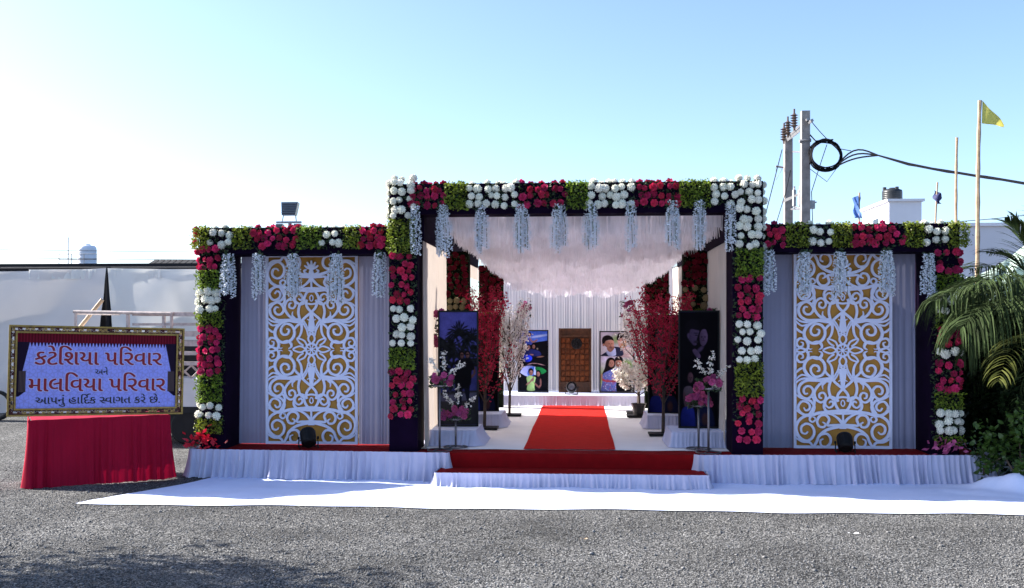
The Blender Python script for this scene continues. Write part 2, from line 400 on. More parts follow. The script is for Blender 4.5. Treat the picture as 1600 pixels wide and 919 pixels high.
def sheet(x0, x1, f, y1, z, n=60):
    P = []
    for j in range(4):
        row = []
        for i in range(n+1):
            x = x0+(x1-x0)*i/n; y0 = f(x) - .004
            row.append((x, y0+(y1-y0)*j/3, z + (.003*math.sin(x*8+j) if 0 < j < 3 else 0)))
        P.append(row)
    b.grid(P)
sheet(-4.79, -1.64, yl, 13.28, ZS); sheet(1.40, 4.83, yr, 13.28, ZS); sheet(-1.64, 1.40, lambda x: 12.325, 12.68, ZS+.001)
b.grid([[(-1.64+3.04*i/40, 12.322+.004*math.sin(i*.9), z) for i in range(41)] for z in (.166, .22, .28, ZS+.001)])
part('red_carpet', b, M['darkred'], st, smooth=False)
sp = [(-4.81, 12.95), (-4.83, yl(-4.8)-.045)] + [(x, yl(x)-.045) for x in (-3.9, -2.9, -1.9, -1.61)] + [(-1.61, 12.31)]
part('skirt', pleats(sp, ZS+.012, .012, .030, .075, flare=.07, head=0, seed=3, wob=.8, ragged=.006), M['skirt'], st, smooth=True)
sp = [(1.37, 12.32), (1.375, yr(1.4)-.045)] + [(x, yr(x)-.045) for x in (2.3, 3.3, 4.2, 4.87)] + [(4.89, 13.1)]
part('skirt', pleats(sp, ZS+.012, .012, .030, .075, flare=.07, head=0, seed=4, wob=.8, ragged=.006), M['skirt'], st, smooth=True)
# lower step
sp = thing('stage_step', 'low red carpeted step with gathered pale skirt before the entrance', 'step', (-.1,12.0,0))
b = MB(); b.box(-1.67, 1.44, 11.90, 12.318, .0, .15); part('step_box', b, M['wood2'], sp)
b = MB(); b.grid([[(-1.68+3.13*i/50, 11.885+.43*j/3, .166+.003*math.sin(i*.7+j)*(0 < j < 3)) for i in range(51)] for j in range(4)])
part('red_carpet', b, M['darkred'], sp)
part('skirt', pleats([(-1.69,12.28),(-1.70,11.85),(-.6,11.845),(.5,11.843),(1.46,11.848),(1.47,12.28)], .172, .012, .017, .06, flare=.06, head=0, seed=6, ragged=.006), M['skirt'], sp, smooth=True)

# tunnel floor: white cloth, red runner
b = MB(); b.grid([[(-2.0+3.85*i/40, 12.66+6.6*j/60, ZS+.005+.003*math.sin(i*.8+j*.5)) for i in range(41)] for j in range(61)])
single('tunnel_floor_cloth', b, M['innerfloor'], 'white cloth covering the floor inside the flowered entrance tunnel', 'floor cloth', loc=(0,15,ZS), smooth=True)
b = MB(); b.grid([[(-.705+1.135*i/16+.004*math.sin(j*.21), 12.664+6.46*j/60, ZS+.012+.002*math.sin(i*.9+j*.6)) for i in range(17)] for j in range(61)])
single('carpet_runner', b, M['redcarpet'], 'bright red carpet runner leading down the tunnel to the carved door', 'carpet', loc=(-.14,15,ZS), smooth=True)
# back stage
bs = thing('back_stage', 'low white draped stage at the far end of the tunnel', 'stage', (-.1,19.9,ZS))
b = MB(); b.box(-1.95, 1.80, 19.2, 20.55, ZS-.01, .53); part('deck', b, M['whitecloth'], bs)
part('skirt', pleats([(-1.95,19.19),(0,19.18),(1.80,19.19)], .536, ZS+.01, .010, .06, flare=.06, seed=9, ragged=.008), M['skirt'], bs, smooth=True)

# ------------------------------------------------------------------ flower meshes (shared)
def rose_mesh(seed, m):
    r = random.Random(seed); b = MB()
    b.ell((0,0,0), (.026,.030,.026), 7, 4)
    for ring, (n, rad, ln, tilt) in enumerate(((5,.022,.034,.25),(6,.034,.040,.75),(7,.044,.042,1.25))):
        for k in range(n):
            a = 2*PI*(k+.5*ring)/n + r.uniform(-.2,.2); c, s = math.cos(a), math.sin(a)
            w = ln*.62; tl = tilt + r.uniform(-.15,.15)
            def q(u, h):   # u across the petal, h along it; petals open towards -y
                rr = rad*.55 + h*ln*math.sin(tl); yy = -.012 - h*ln*math.cos(tl) + ring*.010 + .35*u*u*w
                return (c*rr - s*u*w, yy, s*rr + c*u*w)
            b.add([q(-.7,0), q(.7,0), q(1,.6), q(.45,1.05), q(-.45,1.05), q(-1,.6)], [(0,1,2,5),(5,2,3,4)])
    return b.mesh('rose', m)
def pom_mesh(seed, m):
    r = random.Random(seed); b = MB(); b.ell((0,0,0), (.038,.036,.038), 9, 6)
    for k in range(46):
        z = 1-2*(k+.5)/46; a = k*2.39996; q = math.sqrt(1-z*z); d = Vector((q*math.cos(a), z, q*math.sin(a)))
        if d.y > .6: continue
        t = d.cross(Vector((.3,.2,.9))).normalized(); u = d.cross(t); w = .0105; o = d*.036; tip = d*(.049+r.uniform(-.003,.003))
        b.add([o+t*w, o+u*w, o-t*w, o-u*w, tip+t*w*.55, tip+u*w*.5, tip-t*w*.55, tip-u*w*.5],
              [(0,1,5,4),(1,2,6,5),(2,3,7,6),(3,0,4,7),(4,5,6,7)])
    return b.mesh('white_flower', m)
ROSE = [rose_mesh(i, M['rose']) for i in range(4)]
PINK = [rose_mesh(10+i, M['pinkrose']) for i in range(3)]
DARK = [rose_mesh(20+i, M['shaderose']) for i in range(3)]
POM = [pom_mesh(i, M['white']) for i in range(3)]
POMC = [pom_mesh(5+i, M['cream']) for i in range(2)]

def leaf_cloud(b, n, x0, x1, y0, y1, z0, z1, size=.034, rr=R, edge=0.0, droop=.3):
    for _ in range(n):
        c = Vector((rr.uniform(x0-edge, x1+edge), rr.uniform(y0, y1), rr.uniform(z0-edge, z1+edge)))
        d = Vector((rr.uniform(-1,1), rr.uniform(-1.2,.3), rr.uniform(-.7,1))).normalized()
        t = d.cross(Vector((rr.uniform(-1,1), rr.uniform(-1,1), rr.uniform(-1,1)))).normalized()
        s = size*rr.uniform(.55,1.25); n3 = d.cross(t)*s*.15
        b.add([c-d*s*.5, c+t*s*.27+n3, c+d*s*.55, c-t*s*.27+n3], [(0,1,2),(0,2,3)])
def flower(kind, arch, x, y, z, sc_=1.0):
    nm, ms = {'r': ('rose', ROSE), 'p': ('rose', PINK), 'd': ('rose', DARK), 'w': ('white_flower', POM), 'c': ('white_flower', POMC)}[kind]
    b = BASE[arch.name]
    sc_ *= .72 if nm == 'rose' else 1.02
    return put(nm, R.choice(ms), arch, (x-b.x, y-b.y, z-b.z), rot=(R.uniform(-.45,.45), R.uniform(0,6.28), R.uniform(-.5,.5)), scale=sc_*R.uniform(.80,1.16))
def fill(arch, kind, x0, x1, z0, z1, y, pitch=.100, top=False, left=False, right=False, sc_=1.0, drop=.05):
    """flowers of one kind over a rectangle of the face; rows wrap over the top or round a side where the sky shows them"""
    if kind == 'g':
        b = MB(); A = (x1-x0)*(z1-z0); leaf_cloud(b, int(6200*A), x0, x1, y-.085, y+.02, z0, z1, .040, edge=.014)
        if top: leaf_cloud(b, int(500*(x1-x0)), x0, x1, y-.05, y+.25, z1-.02, z1+.05, .042)
        if left: leaf_cloud(b, int(500*(z1-z0)), x0-.06, x0+.01, y-.05, y+.25, z0, z1, .042)
        if right: leaf_cloud(b, int(500*(z1-z0)), x1-.01, x1+.06, y-.05, y+.25, z0, z1, .042)
        part('foliage', b, M['leaf'], arch, kind='stuff'); return
    if kind in 'rpd': pitch *= .93
    nx = max(1, round((x1-x0)/pitch)); nz = max(1, round((z1-z0)/pitch))
    for i in range(nx):
        for k in range(nz):
            if R.random() < drop: continue
            x = x0+(i+.5)*(x1-x0)/nx + R.uniform(-.024,.024) + (.016 if k % 2 else -.016)
            z = z0+(k+.5)*(z1-z0)/nz + R.uniform(-.022,.022)
            flower(kind, arch, x, y-R.uniform(.015,.055), z, sc_)
        if top: flower(kind, arch, x0+(i+.5)*(x1-x0)/nx + R.uniform(-.03,.03), y+R.uniform(.05,.12), z1+R.uniform(-.005,.035), sc_)
    for flag, xs in ((left, x0-.022), (right, x1+.022)):
        if flag:
            for k in range(nz):
                for yy in (.07, .19): flower(kind, arch, xs+R.uniform(-.015,.01), y+yy+R.uniform(-.02,.02), z0+(k+.5)*(z1-z0)/nz + R.uniform(-.02,.02), sc_)
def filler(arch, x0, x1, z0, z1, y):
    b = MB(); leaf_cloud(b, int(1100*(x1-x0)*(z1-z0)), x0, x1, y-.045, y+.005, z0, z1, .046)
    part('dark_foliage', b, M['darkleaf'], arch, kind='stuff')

# ------------------------------------------------------------------ left arch
YW = 12.52
la = thing('flower_arch', 'lower flowered arch left of the entrance, beside the welcome board', 'flower arch', (-3.5,12.8,ZS), group='flowered arches of the gateway')
XL0, XL1, XLi = -4.75, -4.42, -2.345
ZB0, ZB1 = 2.83, 3.10
b = MB(); b.box(XL0, XL1, YW, 13.10, ZS, ZB0-.001); part('column', b, M['velvet'], la)
b = MB(); b.box(XL0, XLi, YW-.004, 13.10, ZB0-.06, ZB1); part('beam', b, M['velvet'], la)
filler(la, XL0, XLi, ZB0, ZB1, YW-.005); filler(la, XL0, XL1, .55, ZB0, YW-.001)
def X(u): return xat(u, YW)
def Z(u, v): return zat(u, v, YW)
for k, u0, u1 in (('g',305,327),('w',327,367),('g',367,393),('r',393,467),('g',467,502),('w',502,539),('g',539,563),('r',563,604)):
    fill(la, k, X(u0), X(u1), ZB0+.01, ZB1-.02, YW, top=True, left=(u0 == 305))
for x, z in ((-4.80,3.02),(-4.82,2.92),(-4.79,2.80),(-4.74,2.78),(-4.81,3.08)): flower('r', la, x, YW+.02, z)
for k, v0, v1 in (('r',385,424),('g',424,452),('w',452,488),('g',488,510),('r',510,586),('g',586,627),('w',627,655),('g',655,676)):
    fill(la, k, X(312), X(347), Z(330,v1), Z(330,v0), YW, left=True, drop=.02)
b = MB()
rr = random.Random(3)
for k in range(60):                      # red bow-like bunch at the foot of the column
    c = Vector((-4.66+rr.gauss(0,.12), 12.42+rr.uniform(-.06,.08), .46+rr.gauss(0,.05))); d = Vector((rr.uniform(-1,1), rr.uniform(-1,.2), rr.uniform(-.5,.8))).normalized()
    t = d.cross(Vector((rr.uniform(-1,1),.3,rr.uniform(-1,1)))).normalized(); s = rr.uniform(.05,.11)
    b.add([c, c+d*s*.5+t*s*.3, c+d*s, c+d*s*.5-t*s*.3], [(0,1,2),(0,2,3)])
part('flower_bunch', b, M['bunchred'], la, label='red flower bunch at the foot of the column', kind='stuff')
# ------------------------------------------------------------------ right arch
ra = thing('flower_arch', 'lower flowered arch right of the entrance, beside the palm', 'flower arch', (3.3,12.8,ZS), group='flowered arches of the gateway')
XR0, XR1, XRi = 4.165, 4.50, 2.185
b = MB(); b.box(XR0, XR1, YW, 13.10, ZS, ZB0-.001); part('column', b, M['velvet'], ra)
b = MB(); b.box(XRi, XR1, YW-.004, 13.10, ZB0-.06, ZB1); part('beam', b, M['velvet'], ra)
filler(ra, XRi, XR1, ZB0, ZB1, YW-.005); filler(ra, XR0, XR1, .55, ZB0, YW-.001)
for k, u0, u1 in (('r',1195,1229),('g',1229,1262),('w',1262,1300),('g',1300,1328),('r',1328,1414),('g',1414,1440),('w',1440,1482),('g',1482,1510)):
    fill(ra, k, X(u0), X(u1), ZB0-.0, ZB1-.02, YW, top=True, right=(u1 == 1510))
for k, v0, v1 in (('r',390,428),('g',428,455),('w',455,492),('g',492,510),('r',510,542),('w',542,560),('r',562,614),('g',614,638),('w',638,682),('g',682,694)):
    fill(ra, k, X(1461), X(1500), Z(1480,v1), Z(1480,v0), YW, right=True, drop=.02)
b = MB(); rr = random.Random(8)
for k in range(50):
    c = Vector((4.33+rr.gauss(0,.11), 12.46+rr.uniform(-.06,.06), .44+rr.gauss(0,.035))); d = Vector((rr.uniform(-1,1), rr.uniform(-1,.2), rr.uniform(-.5,.8))).normalized()
    t = d.cross(Vector((rr.uniform(-1,1),.3,rr.uniform(-1,1)))).normalized(); s = rr.uniform(.05,.11)
    b.add([c, c+d*s*.5+t*s*.3, c+d*s, c+d*s*.5-t*s*.3], [(0,1,2),(0,2,3)])
part('flower_bunch', b, M['pinkrose'], ra, label='pink flower bunch at the foot of the column', kind='stuff')
# ------------------------------------------------------------------ entrance arch
YE = 12.40
ea = thing('flower_arch', 'tall central flowered arch framing the entrance tunnel', 'flower arch', (-.08,12.5,ZS), group='flowered arches of the gateway')
EX0, EX1, EX2, EX3 = -2.335, -1.985, 1.815, 2.175
EZ0, EZ1 = 3.30, 3.61
for x0, x1 in ((EX0, EX1), (EX2, EX3)):
    b = MB(); b.box(x0, x1, YE, 12.93, ZS, EZ0-.061); part('column', b, M['velvet'], ea)
    filler(ea, x0, x1, .75, EZ0, YE-.001)
b = MB(); b.box(EX0, EX3, YE-.004, 12.78, EZ0-.06, EZ1); part('beam', b, M['velvet'], ea); filler(ea, EX0, EX3, EZ0, EZ1, YE-.005)
def X(u): return xat(u, YE)
def Z(u, v): return zat(u, v, YE)
for k, u0, u1 in (('r',640,697),('g',697,730),('w',730,810),('r',810,886),('g',886,918),('w',918,992),('r',992,1063),('g',1063,1108),('w',1108,1150)):
    fill(ea, k, X(u0), X(u1), EZ0-.0, EZ1-.02, YE, top=True)
for k, v0, v1 in (('w',281,345),('g',345,395),('r',395,475),('w',477,545),('g',545,575),('r',575,655)):
    fill(ea, k, X(610), X(648), Z(630,v1), Z(630,v0), YE, left=(v0 < 350), drop=.02, top=(v0 < 300))
for k, v0, v1 in (('w',280,390),('g',390,432),('r',432,500),('w',500,567),('g',567,618),('r',618,690)):
    fill(ea, k, X(1150), X(1191), Z(1170,v1), Z(1170,v0), YE, right=(v0 < 350), drop=.02, top=(v0 < 300))

# ------------------------------------------------------------------ wing curtains
def curtain(x0, x1, lab, seed, tw=.02):
    o = thing('curtain', lab, 'curtain', ((x0+x1)/2, 13.06, ZS), group='lilac curtains beside the fret panels')
    part('cloth', pleats([(x0,13.06),(x1,13.06)], 2.80, ZS+.01, .008, .075, flare=.03, seed=seed, rows=9, wob=.9), M['curtain'], o, smooth=True)
    b = MB(); b.tube([(x0,13.075,2.785),(x1,13.075,2.785)], .012, 6); part('curtain_rail', b, M['blackmetal'], o)
curtain(-4.40, -4.04, 'lilac curtain between the left flower column and the left fret panel', 21)
curtain(-2.87, -2.36, 'lilac curtain between the left fret panel and the tall entrance column', 22)
curtain(2.19, 2.69, 'lilac curtain between the tall entrance column and the right fret panel', 23)
curtain(3.82, 4.155, 'lilac curtain between the right fret panel and the palm side column', 24)

# ------------------------------------------------------------------ fretwork panels
PX = 1.4525e-3
def fret_mesh():
    b = MB(); cnt = [0]
    def stroke(pts, w, closed=False):
        pts = [Vector((p[0]*PX, p[1]*PX)) for p in pts]
        n = len(pts); out = []
        segs = n if closed else n-1
        for i in range(segs):
            g_ = lambda k: pts[k % n] if closed else pts[max(0, min(n-1, k))]
            p0, p1, p2, p3 = g_(i-1), g_(i), g_(i+1), g_(i+2)
            m = max(3, min(8, int((p2-p1).length/.016)))
            for k in range(m):
                t = k/m; out.append(.5*((2*p1)+(p2-p0)*t+(2*p0-5*p1+4*p2-p3)*t*t+(3*p1-p0-3*p2+p3)*t**3))
        if not closed: out.append(pts[-1])
        N = len(out); ws = [q_*1.06 for q_ in (w if isinstance(w, (list, tuple)) else [w, w])]
        z = -.012 - .00012*cnt[0]; cnt[0] += 1; vs = []; fs = []
        for i, p in enumerate(out):
            a = out[(i-1) % N] if closed else out[max(0, i-1)]; c = out[(i+1) % N] if closed else out[min(N-1, i+1)]
            t = (c-a).normalized(); nn = Vector((-t.y, t.x)); f = i/(N-1)*(len(ws)-1); fi = min(len(ws)-2, int(f))
            ww = (ws[fi]*(1-f+fi)+ws[fi+1]*(f-fi))*PX*.5
            for q in (p+nn*ww, p-nn*ww): vs += [(q.x, z-.00005*i, q.y), (q.x, .002, q.y)]
        for i in range(N if closed else N-1):
            k = i*4; l = ((i+1) % N)*4
            fs += [(k, k+2, l+2, l), (k+1, k, l, l+1), (k+2, k+3, l+3, l+2)]
        if not closed: fs += [(0,1,3,2), ((N-1)*4, (N-1)*4+2, (N-1)*4+3, (N-1)*4+1)]
        b.add(vs, fs)
    def sym(pts, w, closed=False, updown=True):
        for sx in (1, -1):
            for sy in ((1, -1) if updown else (1,)):
                stroke([(p[0]*sx, p[1]*sy) for p in pts], w, closed)
    def C3(*pts):            # points read off the lower right quarter of the panel, y down from its centre
        return [(p[0]-440, 49-p[1]) for p in pts]
    D = math.radians
    hw, hh = 413, 840; W = 24
    for p in (((-hw+11,-hh),(-hw+11,hh)), ((hw-11,-hh),(hw-11,hh))): stroke(p, 23)
    for p in (((-hw,-hh+11),(hw,-hh+11)), ((-hw,hh-11),(hw,hh-11))): stroke(p, 23)
    # flower: ring, spokes, petals
    stroke([(50*math.cos(D(a)), 50*math.sin(D(a))) for a in range(0,360,30)], 16, True)
    stroke([(8*math.cos(D(a)), 8*math.sin(D(a))) for a in range(0,360,60)], 14, True)
    for k in range(8):
        a = D(22.5+45*k); stroke([(13*math.cos(a),13*math.sin(a)),(48*math.cos(a),48*math.sin(a))], [6,12])
    for sx in (1,-1): stroke([(56*sx,0),(102*sx,27),(166*sx,0),(102*sx,-27)], 14, True)
    sym([(42,34),(66,76),(128,98),(112,62),(72,34)], 14)
    for sy in (1,-1):
        stroke([(0,52*sy),(27,82*sy),(24,116*sy),(0,136*sy),(-24,116*sy),(-27,82*sy)], 15, True)
        stroke([(-22,138*sy),(0,158*sy),(22,138*sy)], 14)
        stroke([(0,158*sy),(0,190*sy),(0,240*sy),(0,335*sy)], [64,54,36,24])
    # tall leaves and fans beside the shaft
    sym([(30,120),(42,170),(66,215),(100,262)], [12,13,13,16]); sym([(122,98),(100,130),(88,180),(92,240)], [14,18,20,26])
    sym([(30,175),(46,215),(78,262)], [8,12,14])
    sym([(22,258),(40,268)], [12,4])
    # interlaced ovals
    sym([(100,238),(60,280),(0,330),(-38,372),(-48,412),(-40,440)], 20)
    sym([(92,236),(112,290),(118,340),(104,395),(76,425)], 20)
    for sy in (1,-1):
        stroke([(-70,412*sy),(-60,468*sy),(-34,512*sy),(0,534*sy),(34,512*sy),(60,468*sy),(70,412*sy)], 20)
        stroke([(-48,408*sy),(0,400*sy),(48,408*sy)], 16); stroke([(-12,440*sy),(-15,462*sy),(0,480*sy),(15,462*sy),(12,440*sy),(0,426*sy)], 8, True)
    # small curl beside the bulb, its outer arc and the long bar
    sym(C3((502,460),(540,448),(580,470),(588,512),(560,540),(530,528),(520,500),(540,486),(556,500)), [20,20,18,16,14,16,18,16,10])
    sym(C3((588,480),(600,530),(580,566),(530,584),(440,590)), [18,20,20,20,20])
    # curl 2 with its stem and leaf tip
    sym(C3((545,310),(600,320),(650,355),(680,410),(668,465),(630,495),(595,480),(584,440),(606,412),(638,424),(636,455),(616,458)), [24,20,20,20,20,20,18,16,16,16,16,10])
    sym(C3((590,322),(612,350),(608,385)), [22,14,4])
    # curl 3
    sym(C3((560,312),(680,306),(750,310),(800,345),(815,400),(790,445),(745,465),(705,440),(690,395),(715,360),(752,360),(772,390),(760,422),(735,418)), [24,26,24,22,22,22,22,20,20,20,18,18,18,10])
    sym(C3((680,310),(740,290),(800,300),(838,330)), [16,18,16,12])
    sym(C3((705,440),(680,480),(690,540),(720,590)), [14,20,20,16])
    # curl 4
    sym(C3((830,430),(800,455),(750,470),(705,490),(682,535),(700,585),(750,605),(800,580),(818,535),(790,490),(752,490),(722,515),(722,550),(752,565),(770,540)), [12,14,18,20,22,22,22,20,20,18,18,18,18,16,10])
    # bar below and small curl
    sym(C3((440,562),(540,572),(640,585),(700,604),(760,606),(838,560)), [20,20,22,24,20,12])
    sym(C3((700,604),(722,640),(700,664),(676,650),(676,625),(694,622)), [18,16,14,12,10,8])
    # curl 5
    sym(C3((640,590),(740,606),(810,650),(835,720),(810,790),(750,825),(700,800),(682,745),(705,695),(750,678),(790,705),(788,752),(755,765),(735,745)), [20,22,22,22,22,24,22,20,20,20,18,18,16,10])
    # curl 6 and its arch
    sym(C3((450,690),(520,690),(570,690),(556,640),(585,605),(632,610),(658,655),(640,700),(600,706),(588,680),(612,664)), [26,20,18,18,20,20,20,18,18,16,10])
    sym(C3((450,668),(490,625),(545,595),(610,588)), [24,18,16,16])
    # curl 7 and the lower sweep
    sym(C3((460,700),(530,715),(590,738),(640,780),(660,830),(690,880)), [24,24,22,20,20,18])
    sym(C3((640,790),(620,770),(575,765),(545,800),(550,850),(590,878),(625,860),(630,822),(605,808)), [14,18,20,20,18,18,16,14,10])
    sym(C3((690,880),(720,838),(780,832),(838,800)), [16,18,18,12])
    for sy in (1,-1): stroke([(0,540*sy),(0,620*sy)], 14); stroke([(0,610*sy),(0,672*sy)], [24,54])
    # palmette at the head of the panel
    for a in (-66,-34,0,34,66): stroke([(0,706),(36*math.sin(D(a)),706+40*math.cos(D(a))),(68*math.sin(D(a)),712+74*math.cos(D(a)))], [8,20,10])
    sym([(0,655),(44,668),(66,694),(44,706)], [30,16,12], updown=False); stroke([(0,665),(0,712)], [50,24])
    # great scrolls beside the flower
    sym(C3((530,290),(580,296),(660,302),(735,262),(768,200),(750,140),(700,110),(640,118),(600,160),(592,215),(620,262),(670,275),(705,245),(712,205),(688,178),(650,186),(640,222),(662,228)), [26,28,26,24,24,24,24,22,22,22,22,20,20,18,18,18,18,10])
    sym(C3((530,285),(575,250),(600,200)), [18,18,10])
    sym(C3((768,200),(800,208),(838,240)), [16,18,14]); sym(C3((740,270),(790,260),(838,300)), [14,14,10])
    # side curl and hooks
    sym(C3((750,140),(732,90),(752,48),(800,30),(838,48)), [20,20,18,16,14])
    sym(C3((735,110),(760,140),(805,150),(832,115),(815,80),(782,85),(778,112),(796,118)), [12,16,18,18,16,14,12,8])
    sym(C3((700,110),(650,122),(622,98),(620,70),(645,55)), [18,20,22,16,5])
    sym(C3((740,70),(716,58),(700,64)), [12,10,4])
    return b.mesh('fretwork', M['fret'])
FRET = fret_mesh()
def fret_panel(xc, lab):
    o = thing('fretwork_panel', lab, 'panel', (xc, 12.99, ZS+.01), group='white fretwork panels')
    b = MB(); b.box(-.605, .605, .012, .03, 0, 2.44); part('backing_board', b, M['board'], o, world=False)
    put('fretwork', FRET, o, (0, 0, 1.222))
fret_panel(-3.455, 'white scroll fretwork panel over ochre board in the left arch')
fret_panel(3.255, 'white scroll fretwork panel over ochre board in the right arch')
# ------------------------------------------------------------------ hanging wisteria garlands
def garland_mesh(L, w, seed):
    r = random.Random(seed); b = MB(); s = MB(); ns = max(3, int(w/.025))
    for k in range(ns):
        xo = (k+.5)/ns*w - w/2; yo = r.uniform(-.05,.05); ll = L*r.uniform(.80,1.0); sway = r.uniform(-.02,.02)
        pts = [(xo*(.35+.65*min(1, t/3)) + sway*t/6, yo, -ll*t/6) for t in range(7)]
        s.tube(pts, .0035, 4)
        n = int(ll/.0042)
        for i in range(n):
            f = (i+.5)/n; fat = .024*(1-.45*f) + .008
            a = r.uniform(0, 6.283); c = Vector((xo*(.35+.65*min(1, f*2)) + sway*f + fat*math.cos(a), yo + fat*math.sin(a), -ll*f))
            d = Vector((math.cos(a), math.sin(a), r.uniform(-.7,.2))).normalized(); t = d.cross(Vector((0,0,1))).normalized(); u = d.cross(t); q = r.uniform(.013,.021)
            b.add([c, c+d*q*.8+t*q*.75, c+d*q*1.5, c+d*q*.8-t*q*.75, c+u*q*.9+d*q*.5], [(0,1,2),(0,2,3),(0,1,4),(0,4,3)])
    lf = MB(); leaf_cloud(lf, 16, -w*.4, w*.4, -.04, .03, -.09, .03, .06, rr=r)
    return b, s, lf
def garland(u, vt, vb, wpx, y, lab, grp):
    x = xat(u, y); zt = zat(u, vt, y); L = zt - zat(u, vb, y); w = wpx/F*y
    o = thing('hanging_garland', lab, 'flower garland', (x, y, zt), group=grp, rotz=R.uniform(-.3,.3))
    b, s, lf = garland_mesh(L, w, int(u))
    part('blossoms', b, M['wist'], o, world=False, kind='stuff'); part('stems', s, M['stem'], o, world=False); part('leaves', lf, M['darkleaf'], o, world=False, kind='stuff')
G1, G2, G3 = 'garlands hanging from the left arch', 'garlands hanging from the tall entrance arch', 'garlands hanging from the right arch'
for a in ((356,396,470,22,'slanting white flower garland beside the outer column of the left arch',G1),
          (405,396,468,16,'white flower garland over the edge of the curtain left of the left fret panel',G1),
          (458,396,470,20,'white flower garland over the left half of the left fret panel',G1),
          (525,396,474,24,'white flower garland over the right half of the left fret panel',G1),
          (594,394,466,16,'white flower garland over the curtain right of the left fret panel',G1),
          (1200,390,462,18,'white flower garland over the curtain left of the right fret panel',G3),
          (1257,393,468,20,'white flower garland over the left edge of the right fret panel',G3),
          (1313,393,471,20,'white flower garland over the middle of the right fret panel',G3),
          (1385,391,466,20,'white flower garland over the right edge of the right fret panel',G3),
          (1451,396,470,18,'white flower garland beside the palm side column of the right arch',G3)):
    garland(a[0], a[1], a[2], a[3], 12.44, a[4], a[5])
for a in ((649,322,398,12,'narrow flower garland against the left column of the tall arch'),
          (692,320,403,22,'wide flower garland beside the left tunnel wall under the tall arch'),
          (751,320,398,20,'second flower garland from the left tunnel wall under the tall arch'),
          (815,319,397,24,'widest flower garland, third from the left wall under the tall arch'),
          (874,319,397,22,'flower garland over the carved door, just left of the arch middle'),
          (923,318,396,20,'flower garland just right of the arch middle, over the door edge'),
          (986,315,395,12,'thin flower garland in the right half of the tall arch'),
          (1051,313,393,20,'wide flower garland third from the right column under the tall arch'),
          (1093,312,395,17,'second flower garland from the right column under the tall arch'),
          (1141,318,393,14,'narrow flower garland against the right column of the tall arch')):
    garland(a[0], a[1], a[2], a[3], 12.37, a[4], G2)

# ------------------------------------------------------------------ stage spotlights
def par_can(x, y, z, s, lab, tilt=.25, rz=0.0):
    o = thing('spotlight', lab, 'spotlight', (x, y, z), rotz=rz, group='spotlights standing on the stage')
    b = MB(); Rm = Matrix.Rotation(-tilt, 3, 'X')
    prof = [(.085*s,-.13*s),(.115*s,-.11*s),(.125*s,.02*s),(.125*s,.10*s),(.115*s,.13*s),(.105*s,.13*s),(.10*s,.11*s)]
    b.lathe(prof, n=18, axis='y'); b.v = [tuple(Rm @ Vector((p[0], -p[1], p[2])) + Vector((0,0,.16*s))) for p in b.v]; b.f = [f[::-1] for f in b.f]
    part('lamp_can', b, M['blackmetal'], o, world=False, smooth=False)
    b = MB(); b.lathe([(.099*s,.1*s),(.08*s,.112*s),(.03*s,.118*s),(.004*s,.119*s)], n=16, axis='y'); b.v = [tuple(Rm @ Vector((p[0], -p[1], p[2])) + Vector((0,0,.16*s))) for p in b.v]; b.f = [f[::-1] for f in b.f]
    part('lens', b, M['lamp'], o, world=False, smooth=True)
    b = MB()
    for sx in (-1, 1): b.tube([(sx*.145*s,0,.17*s),(sx*.15*s,.02*s,.06*s),(sx*.14*s,-.09*s,.008)], .010*s, 5); b.tube([(sx*.15*s,.02*s,.06*s),(sx*.14*s,.11*s,.008)], .010*s, 5)
    b.tube([(-.14*s,-.09*s,.010),(.14*s,-.09*s,.010)], .010*s, 5); part('yoke', b, M['blackmetal'], o, world=False)
    for sx in (-1, 1):
        b = MB(); b.lathe([(.022*s,0),(.022*s,.03*s)], (sx*.135*s if sx > 0 else -.165*s, 0, .16*s), 8, 'x'); part('knob', b, M['blackmetal'], o, world=False)
par_can(xat(1321,12.62), 12.64, ZS+.004, .76, 'black spotlight standing before the right fret panel', .75, PI-.1)
par_can(xat(481,12.62), 12.64, ZS+.004, .80, 'black spotlight standing before the left fret panel', .75, PI+.4)
par_can(xat(893,19.45), 19.5, .535, .8, 'small black spotlight standing before the carved wooden door', .3)

# ------------------------------------------------------------------ tunnel walls, pillars, canopy
TL, TR = -1.96, 1.83
dl = thing('cloth_drape', 'cream pleated cloth wall along the left side of the entrance tunnel', 'drape', (TL, 15, ZS), group='cloth walls of the tunnel')
part('cloth', pleats([(TL,12.60),(TL,14.87)], 2.96, ZS+.012, .011, .075, seed=31, rows=8, flare=.03), M['drape'], dl, smooth=True)
part('cloth', pleats([(TL,15.12),(TL,17.45)], 2.96, ZS+.012, .011, .075, seed=32, rows=8, flare=.03), M['drape'], dl, smooth=True)
part('valance', pleats([(TL,17.45),(TL,20.5)], 2.96, 2.70, .0065, .06, seed=33, rows=4), M['drape'], dl, smooth=True)
b = MB(); b.tube([(TL-.03,12.87,2.975),(TL-.03,20.5,2.975)], .022, 6); b.tube([(TL-.03,17.45,ZS),(TL-.03,17.45,2.95)], .022, 6); part('frame_pole', b, M['blackmetal'], dl)
dr = thing('cloth_drape', 'cream pleated cloth wall along the right side of the entrance tunnel', 'drape', (TR, 15, ZS), group='cloth walls of the tunnel')
part('cloth', pleats([(TR,14.9),(TR,12.94)], 2.96, ZS+.012, .011, .075, seed=34, rows=8, flare=.03), M['drape'], dr, smooth=True)
part('cloth', pleats([(TR,20.5),(TR,15.15)], 2.96, ZS+.012, .011, .075, seed=35, rows=8, flare=.03), M['drape'], dr, smooth=True)
b = MB(); b.tube([(TR+.03,12.87,2.975),(TR+.03,20.5,2.975)], .022, 6); part('frame_pole', b, M['blackmetal'], dr)
